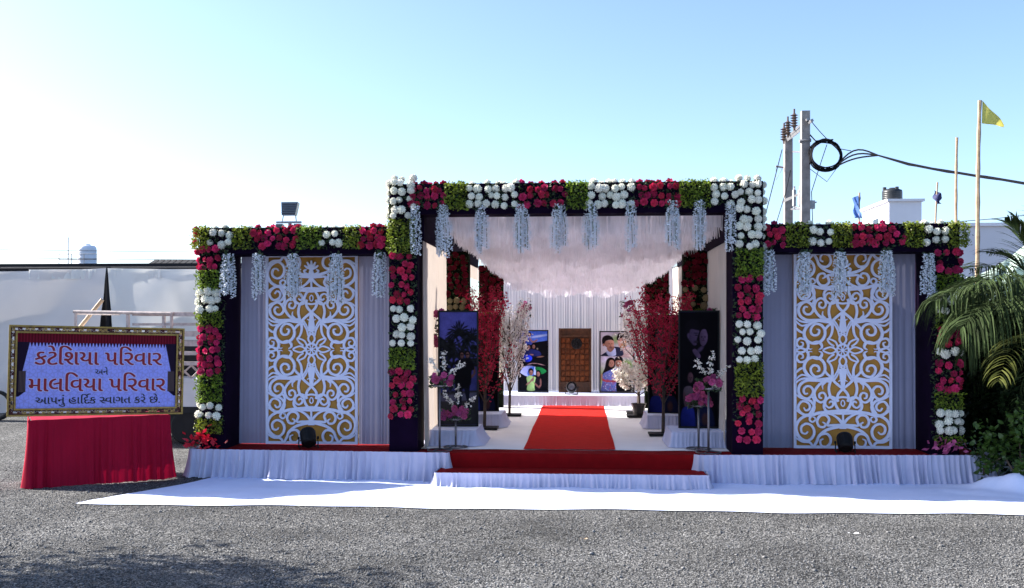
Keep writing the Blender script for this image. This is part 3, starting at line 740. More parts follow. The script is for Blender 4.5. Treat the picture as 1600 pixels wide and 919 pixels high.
db = thing('cloth_drape', 'pale pleated cloth wall behind the carved door at the tunnel end', 'drape', (0, 20.52, ZS), group='cloth walls of the tunnel')
part('cloth', pleats([(TL,20.54),(TR,20.54)], 2.98, .54, .0050, .055, seed=36, rows=8, flare=.02, step=.01), M['drapeback'], db, smooth=True)
b = MB(); b.tube([(TL,20.57,2.985),(TR,20.57,2.985)], .022, 6); part('frame_pole', b, M['blackmetal'], db)
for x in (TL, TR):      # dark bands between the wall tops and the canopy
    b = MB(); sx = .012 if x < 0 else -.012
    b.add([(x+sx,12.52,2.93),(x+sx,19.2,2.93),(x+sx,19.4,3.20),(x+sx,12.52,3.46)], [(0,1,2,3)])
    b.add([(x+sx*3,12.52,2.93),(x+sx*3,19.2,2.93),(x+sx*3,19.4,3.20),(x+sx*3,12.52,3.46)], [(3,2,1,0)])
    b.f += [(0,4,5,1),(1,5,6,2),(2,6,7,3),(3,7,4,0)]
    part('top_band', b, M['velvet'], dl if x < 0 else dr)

def pillar(x0, x1, y, seq, lab):
    o = thing('flower_column', lab, 'flower column', ((x0+x1)/2, y+.12, ZS), group='dark flower columns in the tunnel')
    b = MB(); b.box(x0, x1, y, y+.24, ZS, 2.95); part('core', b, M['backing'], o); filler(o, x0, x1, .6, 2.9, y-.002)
    for k, z0, z1 in seq: fill(o, k, x0+.01, x1-.01, z0, z1, y, drop=.03)
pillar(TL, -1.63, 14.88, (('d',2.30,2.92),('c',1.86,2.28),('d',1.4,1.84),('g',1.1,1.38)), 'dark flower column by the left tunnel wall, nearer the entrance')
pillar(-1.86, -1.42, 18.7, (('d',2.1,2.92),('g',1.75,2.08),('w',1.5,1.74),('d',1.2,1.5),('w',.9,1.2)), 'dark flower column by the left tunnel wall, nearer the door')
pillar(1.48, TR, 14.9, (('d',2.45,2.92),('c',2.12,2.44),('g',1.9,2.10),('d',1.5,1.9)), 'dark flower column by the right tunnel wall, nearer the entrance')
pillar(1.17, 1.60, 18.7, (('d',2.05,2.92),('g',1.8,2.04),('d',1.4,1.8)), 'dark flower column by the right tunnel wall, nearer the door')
# dark curtain lengths behind the pillars
cn = thing('fringe_canopy', 'white fringed canopy hung below the roof of the entrance tunnel', 'canopy', (0, 16, 2.9))
def zc(y, x=None):                  # the canopy is tied at both walls and sags between them, more towards the door
    f = max(0, (y-12.75)/6.6); s = 0 if x is None else min(1, abs(2*(x-xc0(y))/(xc1(y)-xc0(y))-1))
    return 3.40 - .22*f - .48*f**.9*(1-s**4.5)
def xc0(y): return -1.74 + .09*(y-12.75)/6.6
def xc1(y): return 1.76 - .16*(y-12.75)/6.6
def csheet(ya, yb, m):
    b = MB(); b.grid([[(TL-.02+(TR-TL+.04)*i/24, y, zc(y, TL-.02+(TR-TL+.04)*i/24) + .02*math.sin(i*1.1)*math.sin(y*2)) for i in range(25)] for y in [ya+(yb-ya)*j/20 for j in range(21)]])
    part('canopy_sheet', b, m, cn, smooth=True)
csheet(12.82, 15.6, M['fringesheet']); csheet(15.6, 19.37, M['voile'])
b = MB(); rr = random.Random(12); nrow = 17
for j in range(nrow):
    y = 12.86 + 6.46*j/(nrow-1); z = zc(y)-.004; n = 760
    base = .40 if j < 6 else .34
    for i in range(n):
        f = (i+rr.random())/n; x = xc0(y)+(xc1(y)-xc0(y))*f
        gather = math.sin(x*17+j*2.3)+.6*math.sin(x*29+j*4.1)          # gathers push the strands to and fro, as in a ruffle
        if math.sin(x*11.3+j*5.1)+.5*math.sin(x*31+j) > (1.18 if j in (5, 6) else 1.40): continue
        L = base*rr.uniform(.86,1.0)*(.92+.09*math.sin(x*7+j*1.9)+.05*gather); yy = y+.035*gather+rr.gauss(0,.018); w = rr.uniform(.004,.011)
        sw = rr.gauss(0,.012)+.012*math.cos(x*17+j*2.3); q = rr.uniform(-.6,.6)
        z = zc(y, x)-.004; p0 = Vector((x, yy*.5+y*.5, z)); p1 = Vector((x+sw*.4, yy, z-L*.5)); p2 = Vector((x+sw, yy+.02*gather+rr.gauss(0,.012), z-L)); t = Vector((math.cos(q), math.sin(q), 0))
        b.add([p0-t*w*.6, p0+t*w*.6, p1+t*w*.7, p1-t*w*.7, p2+t*w*.4, p2-t*w*.4], [(0,1,2,3),(3,2,4,5)])
part('fringe', b, M['fringe'], cn, kind='stuff')

# ------------------------------------------------------------------ carved door on the back stage
xd0, xd1 = xat(873,20.1), xat(924,20.1)
cd = thing('carved_door', 'dark carved wooden door panel of square blocks at the tunnel end', 'door panel', ((xd0+xd1)/2, 20.15, .53))
zt = zat(898,513,20.1); b = MB(); b.box(xd0+.03, xd1-.03, 20.12, 20.20, .531, zt-.02); part('panel', b, M['wood2'], cd)
b = MB(); b.box(xd0, xd0+.035, 20.08, 20.22, .531, zt); b.box(xd1-.035, xd1, 20.08, 20.22, .531, zt); b.box(xd0+.036, xd1-.036, 20.083, 20.22, zt-.05, zt-.002); b.box(xd0+.036, xd1-.036, 20.085, 20.22, .70, .735); b.box(xd0+.036,xd1-.036,20.086,20.22,zt-.17,zt-.14); part('frame', b, M['wood2'], cd)
nb, nr = 6, 8; wv = (xd1-xd0-.08)/nb; hv = (zt-.18-.745)/nr
blk = [MB().box(-wv/2+.004, wv/2-.004, -d, .02, -hv/2+.004, hv/2-.004, bev=.008).mesh('block', M['wood']) for d in (.012,.02,.03)]
for i in range(nb):
    for j in range(nr):
        put('block', R.choice(blk), cd, (xd0+.04+(i+.5)*wv-cd.location.x, 20.118-20.15, .74+(j+.5)*hv-.53), rot=(R.uniform(-.03,.03), 0, R.uniform(-.04,.04)))
xm = xat(901,20.05); zm = zat(901,537,20.05); b = MB()
b.lathe([(.105,0),(.108,-.02),(.09,-.03),(.085,-.022),(.02,-.02),(.001,-.02)], (xm,20.09,zm), 24, 'y'); b.f = [f for f in b.f]
for k in range(12):
    a = k*PI/6; b.ell((xm+.062*math.cos(a), 20.066, zm+.062*math.sin(a)), (.014,.012,.014), 6, 4)
b.ell((xm,20.063,zm+.005), (.026,.02,.034), 8, 5); b.ell((xm,20.06,zm-.03), (.034,.02,.02), 8, 5)
part('medallion', b, M['blackmetal'], cd)

# ------------------------------------------------------------------ portrait banners (flat prints in frames)
def canvas(w, h, top, bot):
    t = np.linspace(0, 1, h)[:, None, None]; return (np.array(top)*(1-t)+np.array(bot)*t) * np.ones((1, w, 1))
class Paint:
    """flat print painted from outlines; outline units run over the box (x0, y0, x1, y1)"""
    def __init__(s, w, h, box, top, bot):
        s.im = canvas(w, h, top, bot); s.w = w; s.h = h; s.b = box; yy, xx = np.mgrid[0:h, 0:w]
        s.X = box[0]+(xx+.5)/w*(box[2]-box[0]); s.Y = box[1]+(yy+.5)/h*(box[3]-box[1]); s.u = (box[2]-box[0])/w
    def lay(s, a, col, shade=0.0, dirx=1, diry=-.4):
        col = np.array(col)[None, None]
        if shade:
            m = a > .3
            if m.any():
                cx, cy = s.X[m].mean(), s.Y[m].mean(); r = max(1.0, np.sqrt(m.sum())*s.u*.6)
                col = col*np.clip(1+shade*(dirx*(s.X-cx)+diry*(s.Y-cy))/r, .25, 1.9)[..., None]
        s.im = s.im*(1-a[..., None])+col*a[..., None]
    def poly(s, pts, col, soft=1, shade=0.0, smooth=True, dirx=1, diry=-.4):
        P = [np.array(p, float) for p in pts]; n = len(P); Q = []
        if smooth:
            for i in range(n):
                p0, p1, p2, p3 = P[i-1], P[i], P[(i+1) % n], P[(i+2) % n]
                for t in (0, .25, .5, .75): Q.append(.5*((2*p1)+(p2-p0)*t+(2*p0-5*p1+4*p2-p3)*t*t+(3*p1-p0-3*p2+p3)*t**3))
        else: Q = P
        ins = np.zeros((s.h, s.w), bool)
        for i in range(len(Q)):
            (xa, ya), (xb, yb) = Q[i-1], Q[i]
            if ya == yb: continue
            ins ^= ((s.Y < ya) != (s.Y < yb)) & (s.X < (xb-xa)*(s.Y-ya)/(yb-ya)+xa)
        a = ins.astype(float)
        for ax in (0, 1):
            for _ in range(soft): a = (np.roll(a, 1, ax)+2*a+np.roll(a, -1, ax))/4
        s.lay(a, col, shade, dirx, diry)
    def ell(s, cx, cy, rx, ry, col, soft=.15, rot=0.0, shade=0.0, dirx=1):
        c, q = math.cos(rot), math.sin(rot); x = s.X-cx; y = s.Y-cy
        d = np.sqrt(((x*c+y*q)/rx)**2+((-x*q+y*c)/ry)**2); s.lay(np.clip((1-d)/soft+.5, 0, 1), col, shade, dirx)
    def line(s, pts, wd, col, soft=.5):
        for (xa, ya), (xb, yb) in zip(pts, pts[1:]):
            L = math.hypot(xb-xa, yb-ya); s.ell((xa+xb)/2, (ya+yb)/2, L/2+wd*.6, wd, col, soft, math.atan2(yb-ya, xb-xa))
    def feats(s, cx, cy, r, skin, turn=0.0):
        dk = [k*.16 for k in skin]; sh = [k*.55 for k in skin]
        for e in (-.38, .38):
            s.ell(cx+(e+turn)*r, cy-r*.12, r*.17, r*.075, dk, .9); s.ell(cx+(e+turn)*r, cy-r*.33, r*.26, r*.06, dk, .9)
        s.ell(cx+turn*r*1.15, cy+r*.22, r*.12, r*.26, sh, 1.2); s.ell(cx+turn*r, cy+r*.62, r*.30, r*.085, (skin[0]*.6, skin[1]*.25, skin[2]*.28), .9)
def print_palms():
    p = Paint(180, 520, (25,50,300,820), (.060,.060,.26), (.045,.045,.19)); r = np.random.RandomState(4); dk = (.0035,.004,.005)
    p.poly([(20,390),(310,390),(310,600),(20,600)], (.03,.03,.12), 2, smooth=False); p.poly([(20,600),(310,585),(310,830),(20,830)], (.022,.020,.022), 2, smooth=False); p.poly([(20,625),(150,612),(310,600),(310,645),(20,660)], (.06,.055,.085), 3)
    for cx, cy, n, L in ((170,205,34,105),(265,230,26,90),(45,290,18,70),(110,300,20,90)):
        for k in range(n):
            a = -PI/2+(k/(n-1)-.5)*4.6+r.uniform(-.08,.08); l = L*r.uniform(.75,1.05); dr = 40*abs(math.cos(a)); mx, my = cx+math.cos(a)*l*.55, cy+math.sin(a)*l*.55; ex, ey = cx+math.cos(a)*l, cy+math.sin(a)*l+dr
            p.line([(cx,cy),(mx,my),(ex,ey)], 5, np.array(dk)*r.uniform(.6,2.2), .8)
    for k in range(220): p.ell(r.uniform(20,305), r.uniform(235,420)**1.0, r.uniform(6,22), r.uniform(5,14), np.array(dk)*r.uniform(.4,3.0), .8, r.uniform(0,3))
    for k in range(60): p.ell(r.uniform(20,140), r.uniform(400,600), r.uniform(6,18), r.uniform(6,20), np.array((.006,.006,.008))*r.uniform(.4,2), .8)
    sk = (.085,.038,.035); bl = (.0028,.0025,.004)
    for q in ([(140,560),(192,555),(188,640),(182,725),(156,725),(150,640)], [(206,555),(245,540),(246,640),(262,690),(244,712),(222,640)]): p.poly(q, (.004,.004,.009), 1)
    p.line([(147,440),(150,520),(158,575)], 9, sk); p.line([(280,430),(284,470),(244,508)], 9, sk)
    p.poly([(140,400),(165,375),(205,372),(220,400),(218,560),(142,565)], bl, 1); p.poly([(212,385),(235,368),(268,388),(282,440),(262,455),(255,545),(212,560)], bl, 1)
    for cx, cy in ((187,345),(229,342)): p.ell(cx, cy-8, 20, 24, (.003,.002,.003), .2); p.ell(cx+2, cy+2, 13, 20, sk, .35, 0, .5); p.ell(cx+2, cy-3, 12, 4, (.002,.002,.002), .5)
    for k in range(7): p.ell(178+k*6.5, 418+3*math.sin(k*2), 2.2, 9, (.10,.10,.11), .6)
    return p.im
def print_dark(v=0):
    p = Paint(180, 520, (25,25,290,820), (.0022,.0016,.0038), (.0014,.0011,.003)); sk = (.055,.034,.075); s2 = (.075,.045,.090); dk = (.002,.0015,.003)
    p.poly([(70,165),(88,128),(150,140),(162,180),(168,205),(152,222),(148,245),(125,258),(98,232),(80,200)], sk, 2, .5); p.poly([(60,170),(66,110),(100,80),(150,90),(168,140),(150,152),(100,145),(84,190)], (.004,.003,.006), 2); p.ell(84, 190, 8, 18, sk, .5)
    p.poly([(140,240),(165,150),(195,130),(222,150),(228,230),(205,275),(180,290)], dk, 2); p.poly([(162,190),(178,150),(205,148),(218,190),(212,235),(190,262),(168,245)], s2, 2, .45); p.feats(190, 205, 30, s2, -.05); p.ell(140,186,10,4,dk,.8); p.ell(138,172,15,3,dk,.8); p.ell(137,232,15,9,(.018,.012,.022),.9)
    p.poly([(112,295),(128,282),(150,296),(170,332),(158,348),(135,332)], s2, 2, .4); p.line([(150,300),(182,270)], 12, sk, .9)
    p.poly([(60,470),(80,430),(112,430),(122,480),(118,560),(70,580)], dk, 2); p.ell(98, 482, 19, 36, (.075,.034,.045), .3, 0, .5); p.feats(98, 486, 19, (.075,.034,.045))
    p.poly([(50,565),(85,540),(116,560),(122,640),(112,700),(58,680)], (.06,.042,.052), 2, .4); p.line([(56,590),(66,665),(98,692)], 10, (.06,.026,.034)); p.poly([(42,700),(112,690),(130,760),(128,830),(36,830)], (.008,.012,.11), 3, .4)
    p.poly([(150,700),(240,690),(262,830),(140,830)], (.006,.008,.03), 4); p.ell(200, 770, 22, 40, (.045,.020,.022), .6); return p.im
def print_umbrella():
    p = Paint(240, 440, (40,50,445,880), (.05,.12,.60), (.22,.34,.80)); r = np.random.RandomState(9); dk = (.004,.004,.007); sk = (.30,.14,.12)
    p.ell(330,120,120,14,(.42,.52,.88),1.2,-.15); p.poly([(20,260),(150,225),(300,200),(470,178),(470,900),(20,900)], dk, 2, smooth=False)
    p.poly([(75,150),(130,115),(165,150),(215,160),(222,235),(90,240)], (.03,.05,.28), 2, .4); p.line([(192,150),(228,200),(262,196),(300,172)], 12, sk)
    for cx, cy in ((142,88),(190,102)): p.ell(cx, cy-6, 25, 30, (.008,.005,.006), .3); p.ell(cx+4, cy+6, 17, 23, sk, .4, 0, .4); p.feats(cx+4, cy+6, 17, sk)
    p.poly([(100,340),(150,300),(220,300),(330,330),(340,390),(110,400)], (.012,.016,.10), 3, .4)
    for cx, cy in ((180,272),(250,262)): p.ell(cx-3, cy-8, 27, 32, dk, .3); p.ell(cx, cy+4, 19, 26, sk, .4, 0, .4); p.feats(cx, cy+4, 19, sk)
    p.line([(200,372),(245,380)], 9, sk); p.line([(300,410),(390,400)], 9, (.20,.10,.08)); p.ell(303,295,12,12,(.18,.15,.14),.8)
    p.ell(152,428,76,50,(.012,.03,.50),.15,0,.9); p.ell(160,425,18,11,(.45,.6,.95),1.2)
    p.poly([(60,615),(105,548),(185,528),(262,545),(262,620),(180,680),(80,640)], (.34,.38,.78), 2, -.5); p.poly([(190,560),(262,545),(270,640),(200,680),(160,640)], (.06,.16,.62), 4); p.poly([(262,545),(278,560),(282,650),(250,640)], (.5,.58,.9), 2)
    p.poly([(276,548),(360,556),(432,604),(365,645),(325,610),(285,600)], (.012,.20,.05), 2, .4); p.line([(165,512),(230,496),(300,498),(400,522)], 5, (.40,.22,.24), .8)
    p.poly([(148,695),(190,664),(240,678),(284,704),(272,862),(158,868),(164,780)], (.36,.56,.20), 2, .35); p.line([(150,790),(200,755),(242,700)], 13, sk); p.line([(246,690),(238,740)], 12, sk)
    p.ell(210,606,37,44,dk,.2); p.ell(213,628,27,36,sk,.3,0,.45); p.feats(214,630,27,sk,.08)
    p.poly([(282,640),(292,598),(330,588),(354,630),(348,690),(300,670)], dk, 2); p.poly([(278,706),(345,690),(362,760),(350,850),(266,858)], (.010,.006,.012), 2); p.line([(348,715),(352,790),(325,830),(258,765)], 12, (.24,.10,.09)); p.ell(314,645,24,33,sk,.3,0,.45); p.feats(313,648,24,sk,-.08)
    return p.im
def print_couple():
    p = Paint(240, 440, (75,70,485,885), (.44,.39,.50), (.40,.40,.36)); r = np.random.RandomState(3); sk = (.36,.17,.13)
    p.ell(270,170,60,60,(.22,.30,.14),1.2); p.ell(400,520,80,70,(.16,.26,.06),1.0); p.ell(80,690,60,110,(.26,.34,.14),1.1); p.ell(150,430,140,50,(.52,.46,.62),1.2)
    p.poly([(300,300),(360,285),(430,275),(500,330),(500,410),(290,405)], (.50,.36,.38), 2, .3); p.poly([(290,170),(335,145),(395,150),(410,240),(360,295),(315,285),(310,262),(298,250),(303,230),(292,215)], (.46,.25,.22), 1, -.4); p.poly([(274,160),(296,92),(345,75),(430,120),(440,220),(405,240),(395,165),(335,148),(295,182)], (.010,.006,.008), 2); p.ell(308,182,12,4,(.05,.02,.02),.9); p.ell(306,168,16,4,(.03,.015,.015),.9); p.ell(308,248,10,5,(.35,.06,.07),.8); p.poly([(360,200),(395,190),(400,250),(330,300),(310,290)], (.42,.20,.08), 2, .3)
    p.poly([(78,388),(140,345),(245,272),(335,296),(345,396),(78,398)], (.016,.018,.045), 1, .3); p.poly([(148,348),(172,322),(250,286),(268,350),(258,392),(180,396)], (.36,.40,.64), 1, .3); p.poly([(158,285),(242,262),(244,300),(200,345),(166,322)], [k*.62 for k in sk], 1)
    p.poly([(112,236),(126,198),(200,178),(236,190),(243,240),(228,286),(196,304),(158,284),(130,258)], sk, 1, .45); p.poly([(100,240),(92,180),(112,130),(170,112),(222,140),(240,188),(205,176),(145,190),(122,232),(110,240)], (.008,.005,.007), 1); p.ell(113,246,11,18,[k*.8 for k in sk],.4); p.feats(193,240,44,sk,.16); p.ell(205,284,26,14,(.12,.06,.06),1.2)
    p.poly([(96,650),(128,560),(146,462),(188,418),(238,428),(258,480),(248,560),(200,600),(150,640)], (.007,.004,.005), 2)
    p.poly([(106,650),(158,610),(252,570),(292,602),(272,740),(284,900),(90,900),(98,750)], (.13,.15,.42), 2, .3)
    for k in range(120):
        x, y = r.uniform(105,275), r.uniform(620,885); p.ell(x, y, r.uniform(3,8), r.uniform(3,8), ((.40,.06,.14),(.42,.42,.62),(.05,.08,.34))[k % 3], .8)
    p.line([(95,715),(130,740),(200,745),(268,742)], 15, (.34,.05,.07)); p.line([(88,640),(92,730)], 11, sk)
    p.ell(209,498,37,52,sk,.25,0,.45); p.feats(210,502,37,sk,.06); p.poly([(168,480),(190,430),(235,432),(252,470),(225,452),(190,462),(175,520)], (.007,.004,.005), 1)
    p.poly([(276,640),(300,590),(352,540),(402,560),(450,650),(450,900),(288,900),(272,740)], (.007,.007,.011), 2, .3); p.poly([(278,600),(332,528),(348,546),(302,612)], (.5,.5,.58), 1)
    p.ell(301,497,43,52,sk,.22,0,.45); p.feats(298,502,42,sk,-.06); p.poly([(246,470),(262,418),(315,400),(352,432),(352,488),(325,458),(270,462),(254,500)], (.007,.005,.006), 1)
    return p.im
def grain(im, seed):
    r = np.random.RandomState(seed); h, w, _ = im.shape; n = np.zeros((h, w))
    for s, a in ((6,.14),(14,.10),(40,.12)):
        g = r.rand(h*s//w+2, s+2); y = np.linspace(0, g.shape[0]-1.001, h); x = np.linspace(0, s, w); yi = y.astype(int); xi = x.astype(int); fy = (y-yi)[:, None]; fx = (x-xi)[None]
        n += a*((g[yi][:, xi]*(1-fx)+g[yi][:, xi+1]*fx)*(1-fy)+(g[yi+1][:, xi]*(1-fx)+g[yi+1][:, xi+1]*fx)*fy-.5)*2
    for ax in (0, 1):
        for _ in range(1): im = (np.roll(im, 1, ax)+im*2+np.roll(im, -1, ax))/4
    return im*np.clip(1+n, .25, 2)[..., None]
def banner(x, y, z, w, h, rz, art, nm, lab, stand=True, light=False):
    o = thing('portrait_banner', lab, 'banner', (x, y, z), rotz=rz, group='framed portrait banners')
    t = .022; b = MB(); b.box(-w/2,-w/2+t,-.03,.03,0,h); b.box(w/2-t,w/2,-.03,.03,0,h); b.box(-w/2+t,w/2-t,-.028,.03,h-t,h-.001); b.box(-w/2+t,w/2-t,-.028,.03,.001,t); part('frame', b, M['blackmetal'], o, world=False)
    me = bpy.data.meshes.new('print'); me.from_pydata([(-w/2+t,-.012,t),(w/2-t,-.012,t),(w/2-t,-.012,h-t),(-w/2+t,-.012,h-t),(-w/2+t,.012,t),(w/2-t,.012,t),(w/2-t,.012,h-t),(-w/2+t,.012,h-t)], [], [(0,1,2,3),(7,6,5,4),(0,4,5,1),(1,5,6,2),(2,6,7,3),(3,7,4,0)])
    uv = me.uv_layers.new(); c = {0:(0,0),1:(1,0),2:(1,1),3:(0,1),4:(0,0),5:(1,0),6:(1,1),7:(0,1)}
    for lp in me.loops: uv.data[lp.index].uv = c[lp.vertex_index]
    me.materials.append(print_mat(nm, grain(art, len(nm)))); put('print', me, o)
    b = MB()
    for sx in (-1, 1): b.tube([(sx*w*.42,.03,h*.6),(sx*w*.42,.30,.0)], .010, 5)
    b.tube([(-w*.42,.29,.02),(w*.42,.29,.02)], .010, 5); part('back_stand', b, M['blackmetal'], o, world=False)
banner(xat(716,13.45), 13.45, .545, .535, 1.53, .10, print_palms(), 'banner_print_palms', 'tall framed photo banner of a couple under palms at the tunnel entrance')
banner(xat(1092,13.45), 13.45, .545, .53, 1.53, -.06, print_dark(0), 'banner_print_dark', 'tall dark framed photo banner of a couple behind the pink flower stands')
banner(xat(833,20.0), 20.02, .535, .60, 1.22, 0, print_umbrella(), 'banner_print_umbrella', 'framed photo banner with umbrellas left of the carved door')
banner(xat(964,20.0), 20.02, .535, .68, 1.20, 0, print_couple(), 'banner_print_couple', 'framed photo banner of a smiling couple right of the carved door')
banner(xat(1040,15.5), 15.6, .53, .52, 1.50, -.12, print_dark(1), 'banner_print_dark_two', 'dark framed banner mostly hidden behind the red blossom tree on the right')
banner(xat(753,15.6), 15.75, .53, .50, 1.50, .15, print_dark(1), 'banner_print_dark_three', 'dark framed banner mostly hidden behind the red blossom tree on the left')

# skirted boxes under the banners
def skirted_box(x0, x1, y0, y1, h, lab, seed, fl=.05):
    o = thing('skirted_box', lab, 'display box', ((x0+x1)/2, (y0+y1)/2, ZS+.006), group='white skirted boxes under the banners')
    b = MB(); b.box(x0, x1, y0, y1, ZS+.008, ZS+h); part('box_top', b, M['whitecloth'], o)
    part('skirt', pleats([(x0-.005,y1),(x0-.005,y0-.005),(x1+.005,y0-.005),(x1+.005,y1)], ZS+h+.004, ZS+.012, .010, .05, flare=fl, seed=seed), M['skirt'], o, smooth=True)
skirted_box(xat(672,13), xat(743,13), 12.98, 13.80, .20, 'white skirted box under the palm banner on the left', 41, .11)
skirted_box(xat(1050,13), xat(1136,13), 12.98, 13.80, .20, 'white skirted box under the dark banner on the right', 42)
skirted_box(xat(737,15.2), xat(783,15.2), 15.2, 16.0, .20, 'white skirted box behind the red blossom tree on the left', 43, .08)
skirted_box(xat(1012,15.2), xat(1062,15.2), 15.2, 16.0, .20, 'white skirted box behind the red blossom tree on the right', 44, .06)

# ------------------------------------------------------------------ artificial blossom trees
def blossom_tree(x, y, z, h, spread, nb, per, mt, lab, seed, trunk_h=.35, low=.2, size=.030, base=True, pot=False, lean=0.0, bottom=.12, up=1.0):
    r = random.Random(seed); o = thing('blossom_tree', lab, 'blossom tree', (x, y, z), group='artificial blossom trees in the tunnel')
    tr = MB(); bl = MB(); z0 = .0
    if base:
        b = MB(); b.box(-.20,.20,-.16,.16,.004,.035,bev=.006); part('base_plate', b, M['blackmetal'], o, world=False); z0 = .035
    if pot:
        b = MB(); b.lathe([(.085,.036),(.115,.20),(.125,.205),(.125,.225),(.11,.225),(.105,.19),(.02,.19)], n=10); part('pot', b, M['pot'], o, world=False); z0 = .18
    top = h*.82
    tr.tube([(0,0,z0),(.01,.01,h*.25),(lean*.4,-.01,h*.5),(lean,0,top)], [.024,.021,.015,.006], 6)
    for k in range(nb):
        f = k/(nb-1); zb = trunk_h + (h*.72-trunk_h)*f; a = k*2.39996+r.uniform(-.4,.4); L = (h-zb)*r.uniform(.55,.95)*(.9 if f < .5 else 1); sp = spread*r.uniform(.55,1.05)*(1-.35*f)
        p0 = Vector((lean*f*.6,0,zb)); tip = Vector((math.cos(a)*sp, math.sin(a)*sp, zb+L*up)); 
        if tip.z > h: tip.z = h-r.uniform(0,.08)
        mid = p0.lerp(tip,.45)+Vector((math.cos(a)*sp*.22, math.sin(a)*sp*.22, -.02)); pts = [p0, p0.lerp(mid,.6), mid, mid.lerp(tip,.55)+Vector((r.uniform(-.02,.02),r.uniform(-.02,.02),0)), tip]
        tr.tube(pts, [.010,.008,.006,.004,.002], 4)
        for i in range(per):
            t = (low+(1-low)*r.random())*4; ti = min(3, int(t)); c = pts[ti].lerp(pts[ti+1], t-ti) + Vector((r.gauss(0,.035), r.gauss(0,.035), r.gauss(0,.035)))
            if c.z < bottom: continue
            for q in range(3):
                d = Vector((r.gauss(0,1), r.gauss(0,1), r.gauss(0,1))).normalized(); u = d.cross(Vector((r.gauss(0,1), r.gauss(0,1), r.gauss(0,1)))).normalized(); s = size*r.uniform(.6,1.15)
                bl.add([c, c+d*s*.55+u*s*.42, c+d*s, c+d*s*.55-u*s*.42], [(0,1,2),(0,2,3)])
    part('trunk', tr, M['bark'], o, world=False); part('blossom', bl, mt, o, world=False, kind='stuff')
FL = ZS+.01
blossom_tree(xat(1036,14.3), 14.3, FL, 2.10, .62, 36, 74, M['redbloss'], 'tall red blossom tree beside the dark banner on the right', 51, .42, .1, .030, bottom=.32)
blossom_tree(xat(757,14.95), 14.95, FL, 2.15, .46, 34, 80, M['redbloss'], 'tall red blossom tree behind the palm banner on the left', 52, .35, .1, .028, bottom=.25)
blossom_tree(xat(796,17.05), 17.05, FL, 2.02, .42, 36, 72, M['greybloss'], 'slender white blossom tree on a black base left of the runner', 53, .35, .12, .030, bottom=.42)
blossom_tree(xat(997,17.6), 17.6, FL, 1.95, .40, 30, 62, M['greybloss'], 'tall thin white blossom tree behind the potted one on the right', 54, .8, .2, .028, base=True, bottom=.7)
blossom_tree(xat(998,17.0), 17.0, FL, 1.02, .50, 20, 62, M['whitebloss'], 'short bright white blossom tree in a black pot right of the runner', 55, .34, .35, .042, base=True, pot=True, bottom=.42, up=.75)

# ------------------------------------------------------------------ flower stands and their arrangements
def flower_stand(x, y, z, h, lab):
    o = thing('flower_stand', lab, 'flower stand', (x, y, z), group='metal flower stands')
    b = MB(); b.tube([(0,0,.01),(0,0,h)], .014, 8); part('pole', b, M['steel'], o, world=False, smooth=True)
    b = MB(); pts = [(.15*math.cos(2*PI*k/20), .15*math.sin(2*PI*k/20), .012) for k in range(21)]; b.tube(pts, .008, 5)
    for k in range(3): b.tube([(0,0,.03),(.15*math.cos(k*2.094),.15*math.sin(k*2.094),.012)], .007, 5)
    part('base_ring', b, M['steel'], o, world=False)
    b = MB(); b.lathe([(.02,h-.02),(.10,h-.005),(.105,h+.01),(.0,h+.008)], n=14); part('tray', b, M['steel'], o, world=False)
def arrangement(x, y, z, w, lab, pink=True, orchid=True, seed=0):
    o = thing('flower_arrangement', lab, 'flower arrangement', (x, y, z), group='flower arrangements on stands'); r = random.Random(seed)
    b = MB(); leaf_cloud(b, 150, -w*.5, w*.5, -.09, .09, -.04, .10, .06, rr=r); part('foliage', b, M['darkleaf'], o, world=False, kind='stuff')
    for k in range(15):
        fx = r.uniform(-.5,.5)*w*.95; put('rose', R.choice(PINK), o, (fx, r.uniform(-.13,-.03), r.uniform(.02,.15)-.10*abs(fx)/w), rot=(r.uniform(-.5,.3), r.uniform(0,6), r.uniform(-.6,.6)), scale=r.uniform(.52,.72))
    if orchid:
        for k, (dx, dz) in enumerate(((-.17,.26),(.02,.34),(.25,.20),(.10,-.04))):
            b = MB(); pts = [Vector((dx*t*.9+.02, -.03, .05+dz*t*(1.15-.15*t))) for t in (0,.35,.7,1)]; b.tube(pts, .003, 4); part('orchid_stem', b, M['stem'], o, world=False)
            b = MB()
            for i in range(26):
                t = r.uniform(.35,1.05); c = Vector((dx*t*.9+.02+r.gauss(0,.017), -.03+r.gauss(0,.017), .05+dz*t+r.gauss(0,.014)))
                for q in range(3):
                    d = Vector((r.gauss(0,1), r.gauss(0,1)-.4, r.gauss(0,1))).normalized(); u = d.cross(Vector((r.gauss(0,1),.2,r.gauss(0,1)))).normalized(); s = .030
                    b.add([c, c+d*s*.55+u*s*.5, c+d*s, c+d*s*.55-u*s*.5], [(0,1,2),(0,2,3)])
            part('orchid_spray', b, M['whitebloss'], o, world=False)
ys = 12.47
flower_stand(xat(1107,ys), ys, ZS+.004, .78, 'taller metal flower stand before the dark banner on the right')
arrangement(xat(1106,ys), ys-.01, ZS+.80, .31, 'pink roses with white orchids on the taller right stand', seed=1)
flower_stand(xat(1092,12.75), 12.78, ZS+.01, .54, 'shorter metal flower stand before the dark banner on the right')
arrangement(xat(1091,12.75), 12.77, ZS+.57, .28, 'pink rose bunch on the shorter right stand', orchid=False, seed=2)
flower_stand(xat(687,ys), ys, ZS+.004, .80, 'taller metal flower stand at the left tunnel wall')
arrangement(xat(690,ys), ys-.01, ZS+.82, .30, 'purple pink roses with white orchids on the taller left stand', seed=3)
flower_stand(xat(712,12.75), 12.75, ZS+.01, .36, 'shorter metal flower stand before the palm banner')
